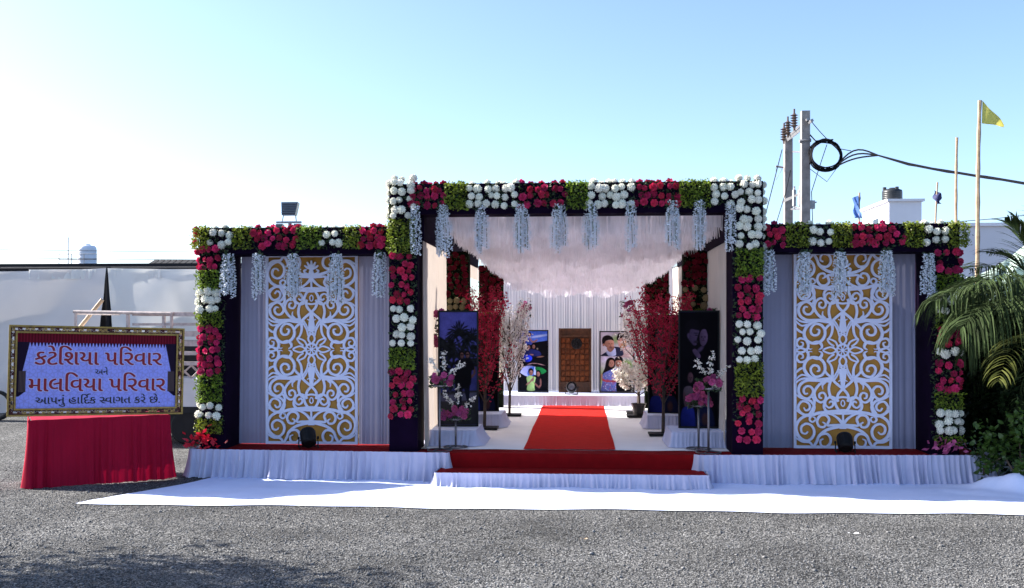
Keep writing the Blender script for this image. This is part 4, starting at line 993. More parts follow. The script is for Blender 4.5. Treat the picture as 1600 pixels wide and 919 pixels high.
arrangement(xat(712,12.75), 12.74, ZS+.39, .36, 'low pink flowers with orchids before the palm banner', seed=4)

# bouquets on the walls
def bouquet(x, y, z, w, h, n, lab, seed, rz=0):
    o = thing('wall_bouquet', lab, 'bouquet', (x, y, z), group='pink bouquets on the tunnel walls', rotz=rz); r = random.Random(seed)
    b = MB(); leaf_cloud(b, 60, -w/2, w/2, -.02, .03, -h/2, h/2, .06, rr=r); part('foliage', b, M['darkleaf'], o, world=False, kind='stuff')
    for k in range(n): put('rose', R.choice(PINK), o, (r.uniform(-.45,.45)*w, r.uniform(-.06,-.02), r.uniform(-.46,.46)*h), rot=(r.uniform(-.4,.4), r.uniform(0,6), r.uniform(-.5,.5)), scale=r.uniform(.7,.9))
bouquet(xat(820,20.4), 20.42, zat(820,483,20.4), .26, .34, 12, 'pink bouquet on the back wall above the umbrella banner', 61)
bouquet(xat(981,20.4), 20.42, zat(981,483,20.4), .30, .34, 12, 'pink bouquet on the back wall above the smiling couple banner', 62)
bouquet(TL+.06, 13.62, zat(678,512,13.6), .20, .46, 12, 'pink bouquet on the left wall beside the palm banner', 63, rz=.9)
bouquet(TR-.06, 13.80, zat(1124,500,13.7), .14, .30, 7, 'pink bouquet on the right wall above the dark banner', 64, rz=-.9)

# ------------------------------------------------------------------ welcome board on its table
GLY = ['16,53 10,71 45,83 37,90 31,98 27,106 26,115 29,130 38,141 46,146 57,150 69,151 85,150 99,147 95,129 83,132 72,132 60,131 53,127 48,121 46,114 47,108 51,102 56,96 65,90 116,110 124,92 83,78 96,68 106,59 111,48 113,36 112,26 109,18 102,10 93,3 81,-1 65,-3 52,-2 41,0 17,10 5,18 16,34 28,26 40,20 51,17 64,16 77,17 86,21 91,27 93,36 92,41 90,46 87,51 82,57 74,64 63,71;190,-3 175,-1 163,3 153,9 145,18 141,28 139,41 140,51 144,61 150,69 158,76 168,83 193,97 202,103 207,109 209,117 207,124 203,129 196,132 187,133 171,131 163,129 156,126 150,143 167,149 188,151 200,150 210,147 218,141 226,131 229,117 227,108 224,100 219,93 213,87 197,77 184,70 175,64 168,58 163,52 161,46 160,39 162,29 168,22 178,17 191,16 202,17 212,19 222,23 232,29 241,11 230,5 218,1 205,-2;197,160 193,175 188,187 183,196 174,203 162,206 156,206 149,204 143,221 163,224 174,223 184,219 193,212 201,200 206,190 211,176 215,160;292,0 284,2 277,5 271,9 267,15 265,20 263,28 263,168 264,182 266,194 271,205 280,214 286,218 294,221 303,223 314,224 328,223 342,219 355,212 368,203 381,191 394,178 379,166 369,177 359,186 348,194 337,201 326,205 315,206 309,206 303,205 293,199 288,194 285,186 283,161 283,38 284,28 286,23 289,20 294,19 305,18 303,0;452,2 445,5 440,9 434,20 432,37 432,151 453,148 453,28 456,23 459,20 463,19 474,18 472,0;404,0 391,2 379,7 368,14 350,34 342,46 328,47 321,49 316,54 315,61 316,66 319,70 324,73 330,73 340,72 345,70 351,66 365,71 376,80 383,90 385,104 384,114 381,121 377,127 372,130 366,132 360,133 352,132 347,129 344,125 343,121 345,112 353,105 361,102 371,100 365,83 352,87 342,91 334,97 326,108 323,121 324,128 327,135 332,141 340,146 349,149 360,151 371,149 382,145 392,139 399,130 404,118 406,103 404,90 400,79 393,69 384,61 373,54 362,49 368,40 375,33 382,27 393,21 406,19 410,19 407,0;544,40 530,42 519,45 508,52 492,71 487,83 500,88 511,95 517,103 520,113 518,121 513,128 506,131 497,133 490,132 484,132 480,149 498,151 510,150 520,146 529,141 537,129 540,113 538,101 532,90 524,82 513,75 518,68 524,63 533,59 543,58 555,59 566,63 574,68 581,75 581,151 601,148 601,38 602,28 605,23 608,20 612,19 623,18 621,0 600,2 594,5 589,9 585,14 581,27 581,52 574,47 556,41;667,2 660,5 655,9 651,14 647,27 647,151 667,148 667,38 668,28 671,23 674,20 678,19 689,18 687,0;826,40 817,41 809,43 796,51 791,58 787,66 784,75 784,110 783,120 781,125 777,128 773,129 762,130 764,148 784,146 791,143 796,139 802,128 804,111 804,79 808,67 811,63 818,60 828,58 837,59 845,62 852,66 859,72 859,151 879,148 879,28 882,23 885,20 900,18 898,0 878,2 871,5 866,9 860,20 859,27 859,50 852,46 844,43 836,41;953,0 945,2 938,5 933,9 926,20 925,28 925,168 926,182 928,194 933,205 941,214 948,218 956,221 965,223 975,224 990,223 1004,219 1017,212 1029,203 1042,191 1055,178 1041,166 1031,177 1010,194 999,201 988,205 977,206 970,206 965,205 959,202 955,199 950,194 947,186 945,175 945,38 946,28 948,23 951,20 966,18 964,0;1056,2 1043,7 1031,15 1020,25 1011,36 1003,47 989,48 982,51 977,55 976,62 977,68 980,72 985,74 991,75 1001,74 1006,72 1011,68 1020,71 1029,75 1036,80 1042,87 1046,95 1047,104 1045,117 1038,125 1028,131 1016,133 1004,132 993,129 982,125 976,142 985,146 1006,150 1016,151 1031,149 1043,146 1053,139 1061,130 1066,119 1068,105 1066,91 1061,80 1054,70 1045,62 1034,55 1023,51 1032,39 1040,31 1048,25 1065,19 1078,19 1075,0;1141,40 1127,42 1115,46 1105,53 1097,62 1092,73 1091,86 1093,101 1098,113 1106,122 1117,129 1131,133 1146,135 1158,134 1170,132 1166,115 1146,117 1131,115 1120,109 1113,99 1111,87 1113,74 1120,65 1129,60 1141,58 1153,59 1163,63 1172,68 1181,75 1181,151 1201,148 1201,28 1204,23 1207,20 1222,18 1220,0 1200,2 1193,5 1188,9 1182,20 1181,27 1181,52 1173,47 1154,41;1266,2 1260,5 1255,9 1251,14 1248,20 1247,27 1247,151 1267,148 1267,28 1270,23 1274,20 1278,19 1288,18 1286,0;1393,0 1378,2 1364,7 1353,15 1342,25 1333,36 1325,47 1310,48 1303,51 1299,55 1298,62 1299,68 1302,72 1307,74 1313,75 1323,74 1333,68 1342,71 1350,75 1358,80 1364,87 1367,95 1369,104 1366,117 1360,125 1350,131 1338,133 1326,132 1315,129 1304,125 1298,142 1307,146 1328,150 1338,151 1352,149 1365,146 1375,139 1383,130 1388,119 1389,105 1388,91 1383,80 1376,70 1367,62 1356,55 1345,51 1354,39 1362,31 1370,25 1386,19 1399,19 1397,0',
'86,26 75,27 64,29 55,33 46,39 38,48 30,59 14,63 9,74 10,79 12,83 17,86 24,87 29,86 39,82 43,78 53,82 61,89 66,98 68,108 66,118 61,126 52,131 40,133 27,131 15,127 8,144 14,147 23,149 40,151 54,149 66,146 76,139 82,131 87,120 88,107 85,92 78,79 70,72 51,62 57,55 65,49 74,45 84,44 93,44 101,47 107,50 112,54 117,62 120,70 122,93 122,112 142,109 142,82 144,79 148,77 156,75 162,76 167,78 172,81 177,85 177,151 197,148 197,38 198,28 200,23 203,20 208,19 219,18 217,0 196,2 190,5 185,9 181,14 177,27 177,63 168,59 162,57 156,57 147,58 138,62 133,51 127,42 119,35 109,30 98,27;256,54 250,55 243,59 231,72 228,80 227,87 228,92 230,96 235,99 242,100 314,100 314,151 334,148 334,38 335,28 337,23 340,20 355,18 353,0 342,0 334,2 327,5 322,9 315,20 314,28 314,82 269,82 269,68 268,61 265,57 261,54;314,160 309,175 304,187 299,196 290,203 279,206 273,206 266,204 260,221 270,223 280,224 291,223 301,219 310,212 318,200 323,190 328,176 332,160',
'42,38 35,39 28,43 22,49 17,55 14,62 13,69 16,76 20,78 27,79 33,79 33,110 32,120 30,125 26,128 22,129 11,130 13,148 28,147 38,144 45,139 49,134 51,128 53,111 53,79 105,79 105,151 125,148 125,38 126,28 128,23 131,20 136,19 147,18 145,0 124,2 118,5 113,9 109,14 105,27 105,61 53,61 53,54 52,46 46,39;191,2 184,5 179,9 175,14 171,27 171,151 191,148 191,38 192,28 195,23 198,20 202,19 213,18 211,0;285,26 268,28 254,33 242,42 233,53 228,68 226,84 228,100 233,114 242,127 255,137 271,145 290,151 295,132 280,128 268,123 259,116 252,107 248,96 246,83 247,71 251,62 257,54 269,47 284,45 291,45 298,46 310,50 318,33 310,30 302,28;276,76 271,94 334,107 334,151 354,148 354,38 355,28 357,23 360,20 365,19 376,18 374,0 363,0 355,2 348,5 342,9 338,15 336,20 334,28 334,88;429,0 421,2 414,5 408,9 404,15 402,20 400,28 400,168 401,182 403,194 408,205 417,214 423,218 431,221 440,223 451,224 465,223 479,219 492,212 505,203 518,191 531,178 516,166 506,177 496,186 485,194 474,201 463,205 452,206 446,206 440,205 430,199 425,194 422,186 420,161 420,38 421,28 423,23 426,20 431,19 442,18 440,0;505,40 491,42 479,46 469,53 461,62 456,73 455,86 457,101 462,113 470,122 481,129 495,133 510,135 522,134 534,132 530,115 510,117 495,115 484,109 477,99 475,87 477,74 484,65 493,60 505,58 517,59 527,63 536,68 545,75 545,151 565,148 565,28 568,23 571,20 586,18 584,0 564,2 557,5 552,9 546,20 545,27 545,52 537,47 518,41;656,40 642,42 631,45 620,52 604,71 599,83 612,88 623,95 629,103 632,113 630,121 625,128 618,131 609,133 602,132 596,132 592,149 610,151 622,150 632,146 641,141 649,129 652,113 650,101 644,90 636,82 625,75 630,68 636,63 645,59 655,58 667,59 678,63 686,68 693,75 693,151 713,148 713,38 714,28 717,23 720,20 724,19 735,18 733,0 712,2 706,5 701,9 697,14 693,27 693,52 686,47 668,41;779,2 772,5 767,9 763,14 759,27 759,151 779,148 779,38 780,28 783,23 786,20 790,19 801,18 799,0;938,40 929,41 921,43 908,51 903,58 899,66 896,75 896,110 895,120 893,125 889,128 885,129 874,130 876,148 896,146 903,143 908,139 914,128 916,111 916,79 920,67 923,63 930,60 940,58 949,59 957,62 964,66 971,72 971,151 991,148 991,28 994,23 997,20 1012,18 1010,0 990,2 983,5 978,9 972,20 971,27 971,50 964,46 956,43 948,41;1065,0 1057,2 1050,5 1045,9 1038,20 1037,28 1037,168 1038,182 1040,194 1045,205 1053,214 1060,218 1068,221 1077,223 1087,224 1102,223 1116,219 1129,212 1141,203 1154,191 1167,178 1153,166 1143,177 1122,194 1111,201 1100,205 1089,206 1082,206 1077,205 1071,202 1067,199 1062,194 1059,186 1057,175 1057,38 1058,28 1060,23 1063,20 1078,18 1076,0;1168,2 1155,7 1143,15 1132,25 1123,36 1115,47 1101,48 1094,51 1089,55 1088,62 1089,68 1092,72 1097,74 1103,75 1113,74 1118,72 1123,68 1132,71 1141,75 1148,80 1154,87 1158,95 1159,104 1157,117 1150,125 1140,131 1128,133 1116,132 1105,129 1094,125 1088,142 1097,146 1118,150 1128,151 1143,149 1155,146 1165,139 1173,130 1178,119 1180,105 1178,91 1173,80 1166,70 1157,62 1146,55 1135,51 1144,39 1152,31 1160,25 1177,19 1190,19 1187,0;1253,40 1239,42 1227,46 1217,53 1209,62 1204,73 1203,86 1205,101 1210,113 1218,122 1229,129 1243,133 1258,135 1270,134 1282,132 1278,115 1258,117 1243,115 1232,109 1225,99 1223,87 1225,74 1232,65 1241,60 1253,58 1265,59 1275,63 1284,68 1293,75 1293,151 1313,148 1313,28 1316,23 1319,20 1334,18 1332,0 1312,2 1305,5 1300,9 1294,20 1293,27 1293,52 1285,47 1266,41;1378,2 1372,5 1367,9 1363,14 1360,20 1359,27 1359,151 1379,148 1379,28 1382,23 1386,20 1390,19 1400,18 1398,0;1505,0 1490,2 1476,7 1465,15 1454,25 1445,36 1437,47 1422,48 1415,51 1411,55 1410,62 1411,68 1414,72 1419,74 1425,75 1435,74 1445,68 1454,71 1462,75 1470,80 1476,87 1479,95 1481,104 1478,117 1472,125 1462,131 1450,133 1438,132 1427,129 1416,125 1410,142 1419,146 1440,150 1450,151 1464,149 1477,146 1487,139 1495,130 1500,119 1501,105 1500,91 1495,80 1488,70 1479,62 1468,55 1457,51 1466,39 1474,31 1482,25 1498,19 1511,19 1509,0',
'86,26 75,27 64,29 55,33 46,39 38,48 30,59 14,63 9,74 10,79 12,83 17,86 24,87 29,86 39,82 43,78 53,82 61,89 66,98 68,108 66,118 61,126 52,131 40,133 27,131 15,127 8,144 14,147 23,149 40,151 54,149 66,146 76,139 82,131 87,120 88,107 85,92 78,79 70,72 51,62 57,55 65,49 74,45 84,44 93,44 101,47 107,50 112,54 117,62 120,70 122,93 122,112 142,109 142,82 144,79 148,77 156,75 162,76 167,78 172,81 177,85 177,151 197,148 197,38 198,28 200,23 203,20 208,19 219,18 217,0 196,2 190,5 185,9 181,14 177,27 177,63 168,59 162,57 156,57 147,58 138,62 133,51 127,42 119,35 109,30 98,27;263,2 256,5 251,9 245,20 243,37 243,151 263,148 263,38 264,28 266,23 270,20 274,19 285,18 283,0;353,40 344,41 336,43 328,47 323,51 317,58 313,66 311,75 310,88 310,120 307,125 304,128 289,130 291,148 311,146 317,143 322,139 326,134 329,128 330,121 330,89 332,72 338,63 345,60 355,58 364,59 372,62 379,66 385,72 385,151 405,148 405,38 406,28 408,23 412,20 416,19 427,18 425,0 405,2 398,5 393,9 387,20 385,37 385,50 378,46 371,43 362,41;464,54 458,55 451,59 445,65 440,72 436,80 435,87 436,92 438,96 443,99 450,100 522,100 522,151 542,148 542,38 543,28 545,23 548,20 553,19 564,18 562,0 551,0 543,2 536,5 530,9 526,15 524,20 522,28 522,82 477,82 477,68 476,61 473,57 469,54;525,-67 510,-66 496,-62 483,-56 471,-47 460,-37 450,-25 466,-14 475,-25 485,-34 494,-41 503,-45 513,-48 525,-49 537,-48 545,-45 550,-39 551,-32 550,-25 546,-21 539,-18 531,-17 519,-18 509,-23 502,-6 516,-1 530,0 542,-1 552,-4 560,-9 567,-20 570,-34 567,-47 558,-58 550,-63 539,-66;532,176 527,177 522,180 519,184 518,191 519,197 522,201 527,204 532,205 538,204 542,201 545,197 546,191 545,184 542,180 538,177;741,40 730,41 720,44 710,48 700,54 691,62 682,73 699,83 712,69 725,61 741,58 748,59 754,61 758,65 759,71 758,77 754,82 747,87 721,98 711,105 705,113 703,123 706,134 713,143 725,149 742,151 755,150 767,148 763,130 751,132 739,133 727,130 723,124 724,120 728,116 734,112 756,103 765,98 772,92 777,83 779,71 777,58 769,48 756,42;734,-3 715,-1 699,2 685,8 673,16 663,25 656,35 651,47 648,59 647,72 647,86 649,97 652,108 656,117 675,108 672,100 668,82 668,62 671,52 675,43 681,35 689,28 698,23 709,19 720,17 734,16 747,16 759,18 772,22 784,27 792,9 773,2 764,0;835,2 829,5 824,9 820,14 816,27 816,151 836,148 836,38 837,28 840,23 843,20 847,19 858,18 856,0;911,0 903,2 896,5 890,9 886,15 884,20 882,28 882,168 883,182 885,194 890,205 899,214 905,218 913,221 922,223 933,224 947,223 961,219 974,212 987,203 1000,191 1013,178 998,166 988,177 978,186 967,194 956,201 945,205 934,206 928,206 922,205 912,199 907,194 904,186 902,161 902,38 903,28 905,23 908,20 913,19 924,18 922,0;1000,-3 985,-1 972,3 962,11 954,20 949,31 948,44 948,53 951,62 955,69 961,75 952,83 944,92 939,102 937,114 938,123 942,132 948,140 957,146 969,149 984,151 999,150 1012,147 1008,130 987,132 973,131 964,127 959,120 957,113 958,105 962,98 968,92 979,86 990,89 1003,90 1022,88 1018,70 1003,72 994,71 986,69 979,65 973,60 969,53 968,44 970,32 976,23 986,18 1001,16 1009,16 1016,18 1015,24 1016,29 1019,34 1024,36 1030,37 1036,36 1040,33 1043,28 1044,23 1042,15 1038,8 1031,4 1022,0 1011,-2;1059,53 1052,71 1088,83 1079,90 1073,98 1070,106 1068,115 1071,130 1080,141 1089,146 1099,150 1112,151 1127,150 1141,147 1137,129 1126,132 1114,132 1103,131 1095,127 1090,121 1089,114 1090,108 1093,102 1099,96 1107,90 1159,110 1167,92 1125,78 1138,68 1148,59 1154,48 1156,36 1155,26 1151,18 1145,10 1136,3 1123,-1 1107,-3 1095,-2 1083,0 1059,10 1047,18 1058,34 1070,26 1082,20 1094,17 1106,16 1119,17 1128,21 1134,27 1135,36 1135,41 1133,46 1124,57 1116,64 1105,71;1343,0 1327,2 1314,7 1302,15 1292,25 1283,36 1275,47 1260,48 1253,51 1248,55 1247,62 1248,68 1251,72 1256,74 1262,75 1272,74 1277,72 1282,68 1291,71 1300,75 1307,80 1313,87 1317,95 1318,104 1316,117 1310,125 1300,131 1287,133 1276,132 1265,129 1254,125 1247,142 1257,146 1277,150 1288,151 1302,149 1314,146 1325,139 1332,130 1337,119 1339,105 1337,91 1333,80 1326,70 1316,62 1306,55 1294,51 1303,39 1311,31 1319,25 1336,19 1349,19 1347,0;1412,40 1398,42 1386,46 1376,53 1368,62 1364,73 1362,86 1364,101 1369,113 1378,122 1389,129 1402,133 1417,135 1429,134 1441,132 1438,115 1418,117 1403,115 1392,109 1385,99 1382,87 1384,74 1391,65 1400,60 1412,58 1424,59 1434,63 1443,68 1452,75 1452,151 1472,148 1472,38 1473,28 1475,23 1478,20 1493,18 1492,0 1471,2 1464,5 1456,14 1452,27 1452,52 1444,47 1425,41;1537,2 1531,5 1526,9 1522,14 1518,27 1518,151 1538,148 1538,38 1539,28 1542,23 1545,20 1549,19 1560,18 1558,0;1601,46 1588,52 1580,58 1572,66 1564,76 1580,87 1588,76 1596,68 1604,64 1613,63 1622,65 1630,71 1635,81 1636,96 1634,113 1629,124 1620,130 1609,133 1594,131 1581,126 1575,143 1592,149 1610,151 1622,149 1634,145 1643,137 1651,127 1655,113 1657,96 1656,81 1653,70 1648,61 1643,54 1636,50 1629,47 1621,45;1700,2 1694,5 1689,9 1683,20 1681,37 1681,151 1701,148 1701,38 1702,28 1704,23 1708,20 1712,19 1723,18 1721,0;1777,3 1766,12 1748,32 1742,43 1737,54 1736,65 1737,74 1739,83 1743,89 1748,95 1757,101 1768,105 1777,107 1788,108 1825,108 1825,151 1845,148 1845,28 1848,23 1851,20 1866,18 1864,0 1844,2 1837,5 1832,9 1826,20 1825,27 1825,90 1800,90 1782,89 1771,87 1764,83 1758,75 1756,65 1759,53 1765,41 1781,25 1791,17;1954,53 1947,71 1983,83 1974,90 1968,98 1965,106 1963,115 1966,130 1975,141 1984,146 1994,150 2007,151 2022,150 2036,147 2032,129 2021,132 2009,132 1998,131 1990,127 1985,121 1984,114 1985,108 1988,102 1994,96 2002,90 2054,110 2062,92 2020,78 2033,68 2043,59 2049,48 2051,36 2050,26 2046,18 2040,10 2031,3 2018,-1 2002,-3 1990,-2 1978,0 1954,10 1942,18 1953,34 1965,26 1977,20 1989,17 2001,16 2014,17 2023,21 2029,27 2030,36 2030,41 2028,46 2019,57 2011,64 2000,71;2168,0 2153,2 2139,7 2128,15 2117,25 2108,36 2100,47 2085,48 2078,51 2074,55 2073,62 2074,68 2077,72 2082,74 2088,75 2098,74 2108,68 2117,71 2125,75 2133,80 2139,87 2142,95 2144,104 2141,117 2135,125 2125,131 2113,133 2101,132 2090,129 2079,125 2073,142 2082,146 2103,150 2113,151 2127,149 2140,146 2150,139 2158,130 2163,119 2164,105 2163,91 2158,80 2151,70 2142,62 2131,55 2120,51 2129,39 2137,31 2145,25 2161,19 2174,19 2172,0;2133,160 2129,175 2124,187 2119,196 2110,203 2098,206 2092,206 2085,204 2079,221 2099,224 2110,223 2120,219 2129,212 2137,200 2142,190 2147,176 2151,160;2326,-3 2308,-1 2293,3 2282,11 2274,20 2270,31 2268,44 2269,56 2274,66 2281,76 2271,83 2264,92 2259,102 2257,115 2258,124 2262,133 2268,140 2276,146 2286,150 2299,151 2311,150 2322,148 2319,130 2311,132 2301,132 2291,131 2283,127 2279,121 2277,114 2278,106 2282,99 2288,92 2298,86 2309,89 2326,90 2331,89 2328,71 2325,72 2321,72 2309,70 2298,65 2290,57 2288,44 2292,29 2304,19 2325,16 2338,17 2349,19 2359,23 2376,35 2383,43 2391,55 2400,82 2401,96 2400,109 2397,119 2393,126 2388,130 2378,133 2370,131 2364,127 2361,121 2360,114 2362,104 2368,96 2379,90 2395,85 2389,67 2377,71 2365,76 2355,83 2347,91 2342,102 2340,115 2341,124 2344,133 2349,140 2357,146 2366,150 2378,151 2388,149 2398,146 2407,138 2415,128 2421,107 2421,82 2419,71 2411,48 2405,38 2398,28 2389,19 2379,12 2368,6 2355,1 2341,-2;2387,160 2383,175 2378,187 2373,196 2364,203 2352,206 2346,206 2339,204 2333,221 2353,224 2364,223 2374,219 2383,212 2391,200 2396,190 2401,176 2405,160;2458,28 2447,23 2443,13 2447,2 2458,-2 2468,2 2473,13 2468,23']
DXs = wpt(285,580,12.70) - wpt(10,580,11.80); RZ = math.atan2(DXs.y, DXs.x)
cs = (wpt(10,652,11.80) + wpt(285,647,12.70))*.5; WS = math.hypot(DXs.x, DXs.y); HS = 1.06
TBL = .788
tb = thing('skirted_table', 'table under a crimson gathered cloth carrying the welcome board', 'table', (cs.x, cs.y, 0), rotz=RZ)
x0, x1 = -WS*.5+.27, WS*.5-.19
b = MB(); b.box(x0, x1, -.06, .55, TBL-.03, TBL-.008); part('tabletop', b, M['wood2'], tb, world=False)
for lx in (x0+.05, x1-.05):
    for ly in (0, .48):
        b = MB(); b.tube([(lx,ly,0),(lx,ly,TBL-.03)], .016, 6); part('leg', b, M['blackmetal'], tb, world=False)
b = MB(); b.grid([[(x0-.01+(x1-x0+.02)*i/30, -.075+.64*j/6, TBL-.004+.002*math.sin(i)) for i in range(31)] for j in range(7)]); part('cloth_top', b, M['redskirt'], tb, world=False)
part('cloth_skirt', pleats([(x0-.01,.56),(x0-.02,-.08),((x0+x1)/2,-.085),(x1+.02,-.08),(x1+.01,.56)], TBL, .012, .026, .11, flare=.055, seed=71, rows=12, wob=.8, ragged=.006), M['redskirt'], tb, world=False, smooth=True)

sg = thing('welcome_board', 'gilt framed welcome board with maroon lettering on lilac print', 'sign board', (cs.x, cs.y, TBL+.022), rot=(-.02,.026,RZ))
bw = .092; rl = .020
def rails(b, ins, wdt, y0, y1):
    a0, a1, c0, c1 = -WS/2+ins, WS/2-ins, ins, HS-ins
    b.box(a0, a1, y0, y1, c0, c0+wdt); b.box(a0, a1, y0, y1, c1-wdt, c1); b.box(a0, a0+wdt, y0+.001, y1-.001, c0+wdt, c1-wdt); b.box(a1-wdt, a1, y0+.001, y1-.001, c0+wdt, c1-wdt)
b = MB(); rails(b, 0, rl, -.03, .02); rails(b, bw-rl, rl, -.026, .02); part('frame', b, M['gold'], sg, world=False)
b = MB(); rails(b, rl-.004, .018, -.008, .012); rails(b, bw-rl-.014, .018, -.009, .012)
part('frame_bed', b, M['maroonwood'], sg, world=False)
# scroll carving between the rails, one piece per repeat, daylight between them
def carve(sd):
    b = MB(); 
    pts = [(.030*math.cos(a)*(1-.10*k), -.012, .021*math.sin(a)*(1-.10*k)) for k, a in enumerate([PI*1.1-.55*q for q in range(10)])]
    b.tube(pts, [.005,.006,.007,.007,.006,.006,.006,.007,.008,.008], 5); b.tube([(-.036,-.012,-.021),(-.02,-.013,-.010),(.0,-.014,.004),(.018,-.012,.022)], [.004,.007,.008,.004], 5)
    b.ell((.022,-.012,-.014), (.010,.008,.009), 6, 4); b.v = [(p[0]*sd, p[1], p[2]) for p in b.v]
    if sd < 0: b.f = [f[::-1] for f in b.f]
    return b.mesh('carving', [M['carved']])
CV = [carve(1), carve(-1)]
CVM = [m.copy() for m in CV]
for m in CVM: m.materials.clear(); m.materials.append(M['maroonwood'])
nx = 27; ny = 13
def cput(me, x, z, rz): put('carving', me, sg, (x, 0, z), rot=(0, rz, 0))
for i in range(nx):
    x = -WS/2+bw+(i+.5)*(WS-2*bw)/nx
    for z in (bw/2, HS-bw/2): cput((CV if i % 3 else CVM)[i % 2], x, z, 0 if z > .5 else PI)
for i in range(ny+1):
    z = bw/2+(i)*(HS-bw)/ny
    for x in (-WS/2+bw/2, WS/2-bw/2): cput((CV if i % 3 else CVM)[i % 2], x, z, PI/2)
def print_sign():
    w, h = 620, 290; im = canvas(w, h, (.34,.36,.84), (.32,.34,.82)); yy, xx = np.mgrid[0:h, 0:w]
    pat = np.zeros((h, w)); r = np.random.RandomState(6)
    for i in range(11):
        for j in range(5):
            cx = (i+.5*(j % 2))*w/10.; cy = (j+.5)*h/5.; d = np.hypot(xx-cx, yy-cy); an = np.arctan2(yy-cy, xx-cx)
            pat += np.exp(-((d-22-6*np.cos(6*an))/3.0)**2)+.8*np.exp(-((d-9-1.9*an)/2.2)**2)*(d < 20)+.6*np.exp(-((d-33-2*np.cos(9*an))/1.8)**2)
    pat = np.clip(pat, 0, 1)[..., None]; im = im*(1-pat*.28)+np.array((.42,.22,.42))*pat*.10
    u = xx/w; v = yy/h
    val = v < .125; st = .75+.25*np.sin(xx*.55); im[val] = (np.array((.17,.008,.022))[None]*st[val][:, None])
    fr = (v >= .125) & (v < .185) & (np.sin(xx*.5) > -.3+2.2*(v-.125)/.06-.6); im[fr] = np.array((.035,.008,.03))
    for s in (0, 1):
        uu = u if s == 0 else 1-u
        cur = (uu < .075*np.clip(1-(v-.12)*1.35, .45, 1)+.0) & (v > .12) & (v < .80); im[cur] = np.array((.016,.008,.022))
        cur = (uu < .055) & (v > .5) & (v < .78) & (uu > .012); f = (.5+.5*np.sin(xx*1.3)); im[cur] = np.array((.12,.07,.075))[None]*f[cur][:, None]+.01
        tip = (uu < .05-(v-.78)*.6) & (v >= .78) & (v < .84); im[tip] = np.array((.012,.006,.02))
    return im
pi0 = bw-.003
me = bpy.data.meshes.new('print'); vs = [(-WS/2+pi0,-.004,pi0),(WS/2-pi0,-.004,pi0),(WS/2-pi0,-.004,HS-pi0),(-WS/2+pi0,-.004,HS-pi0)]
me.from_pydata(vs+[(p[0],.010,p[2]) for p in vs], [], [(0,1,2,3),(7,6,5,4),(0,4,5,1),(1,5,6,2),(2,6,7,3),(3,7,4,0)])
uv = me.uv_layers.new(); c4 = ((0,0),(1,0),(1,1),(0,1))
for lp in me.loops: uv.data[lp.index].uv = c4[lp.vertex_index % 4]
me.materials.append(print_mat('welcome_print', print_sign())); put('print', me, sg)
# the lettering lies flat on the print: outlines in 1/250 em
def strokes(pts, w):
    P = [Vector(p) for p in pts]; l = []; r = []
    for i, p in enumerate(P):
        t = (P[min(i+1,len(P)-1)]-P[max(0,i-1)]).normalized(); n = Vector((-t.y,t.x))*w/2; l.append(tuple(p+n)); r.append(tuple(p-n))
    return l+r[::-1]
def lettering(name, txt, m, u0, u1, vb, hscale, bold, extra=(), halo=True):
    sp = [[tuple(map(int, q.split(','))) for q in s.split(' ')] for s in txt.split(';')] + list(extra)
    xs = [p[0] for s in sp for p in s]; a, b_ = min(xs), max(xs)
    X0 = (u0-10)/275*WS-WS/2; X1 = (u1-10)/275*WS-WS/2; k = (X1-X0)/(b_-a); kz = k*hscale
    f = (147.5+0); zb = HS - (vb-511)/138.5*HS
    vsA = []; fsA = []; lay = 0
    for dx, dz in (((-bold, 0), (0, 0), (bold, 0)) if m is not M['letterhalo'] else ((-bold, -6), (-bold, 6), (bold, -6), (bold, 6), (0, 9), (0, -9))):
        for s in (sp,):
            cu = bpy.data.curves.new('tmp', 'CURVE'); cu.dimensions = '2D'; cu.fill_mode = 'BOTH'
            for q in s:
                pl = cu.splines.new('POLY'); pl.points.add(len(q)-1); pl.use_cyclic_u = True
                for i, p in enumerate(q): pl.points[i].co = (p[0], p[1], 0, 1)
            ob = bpy.data.objects.new('tmp', cu); COL.objects.link(ob); dg = bpy.context.evaluated_depsgraph_get(); dg.update()
            me = bpy.data.meshes.new_from_object(ob.evaluated_get(dg)); n0 = len(vsA)
            vsA += [(X0+(v.co.x-a+dx)*k, (-.0056 if m is M['letterhalo'] else -.0082)-.0003*lay, zb+(v.co.y+dz)*kz) for v in me.vertices]
            for p in me.polygons:
                vv = [i+n0 for i in p.vertices]
                nrm = p.normal.z; fsA.append(tuple(vv if nrm > 0 else vv[::-1]))
            bpy.data.objects.remove(ob); bpy.data.curves.remove(cu); bpy.data.meshes.remove(me); lay += 1
    mb = MB(); mb.v = vsA; mb.f = fsA; part(name, mb, m, sg, world=False)
G4 = GLY[3].split(';')
for i in (12, 13, 14):
    pass
lettering('lettering_edge', GLY[0], M['letterhalo'], 49.5, 248, 571, 1.0, 13)
lettering('lettering_edge', GLY[2], M['letterhalo'], 41.5, 255, 612, 1.0, 13)
lettering('lettering', GLY[0], M['lettermaroon'], 49.5, 248, 571, 1.0, 5)
lettering('lettering', GLY[1], M['letterblack'], 142, 162, 586, 1.0, 3)
lettering('lettering', GLY[2], M['lettermaroon'], 41.5, 255, 612, 1.0, 5)
lettering('lettering', GLY[3], M['letterblack'], 52, 247, 631, .9, 4, extra=(strokes([(1008,158),(992,180),(1002,206),(1030,222),(1062,222)], 22), strokes([(1325,66),(1352,60),(1378,62)], 24)))
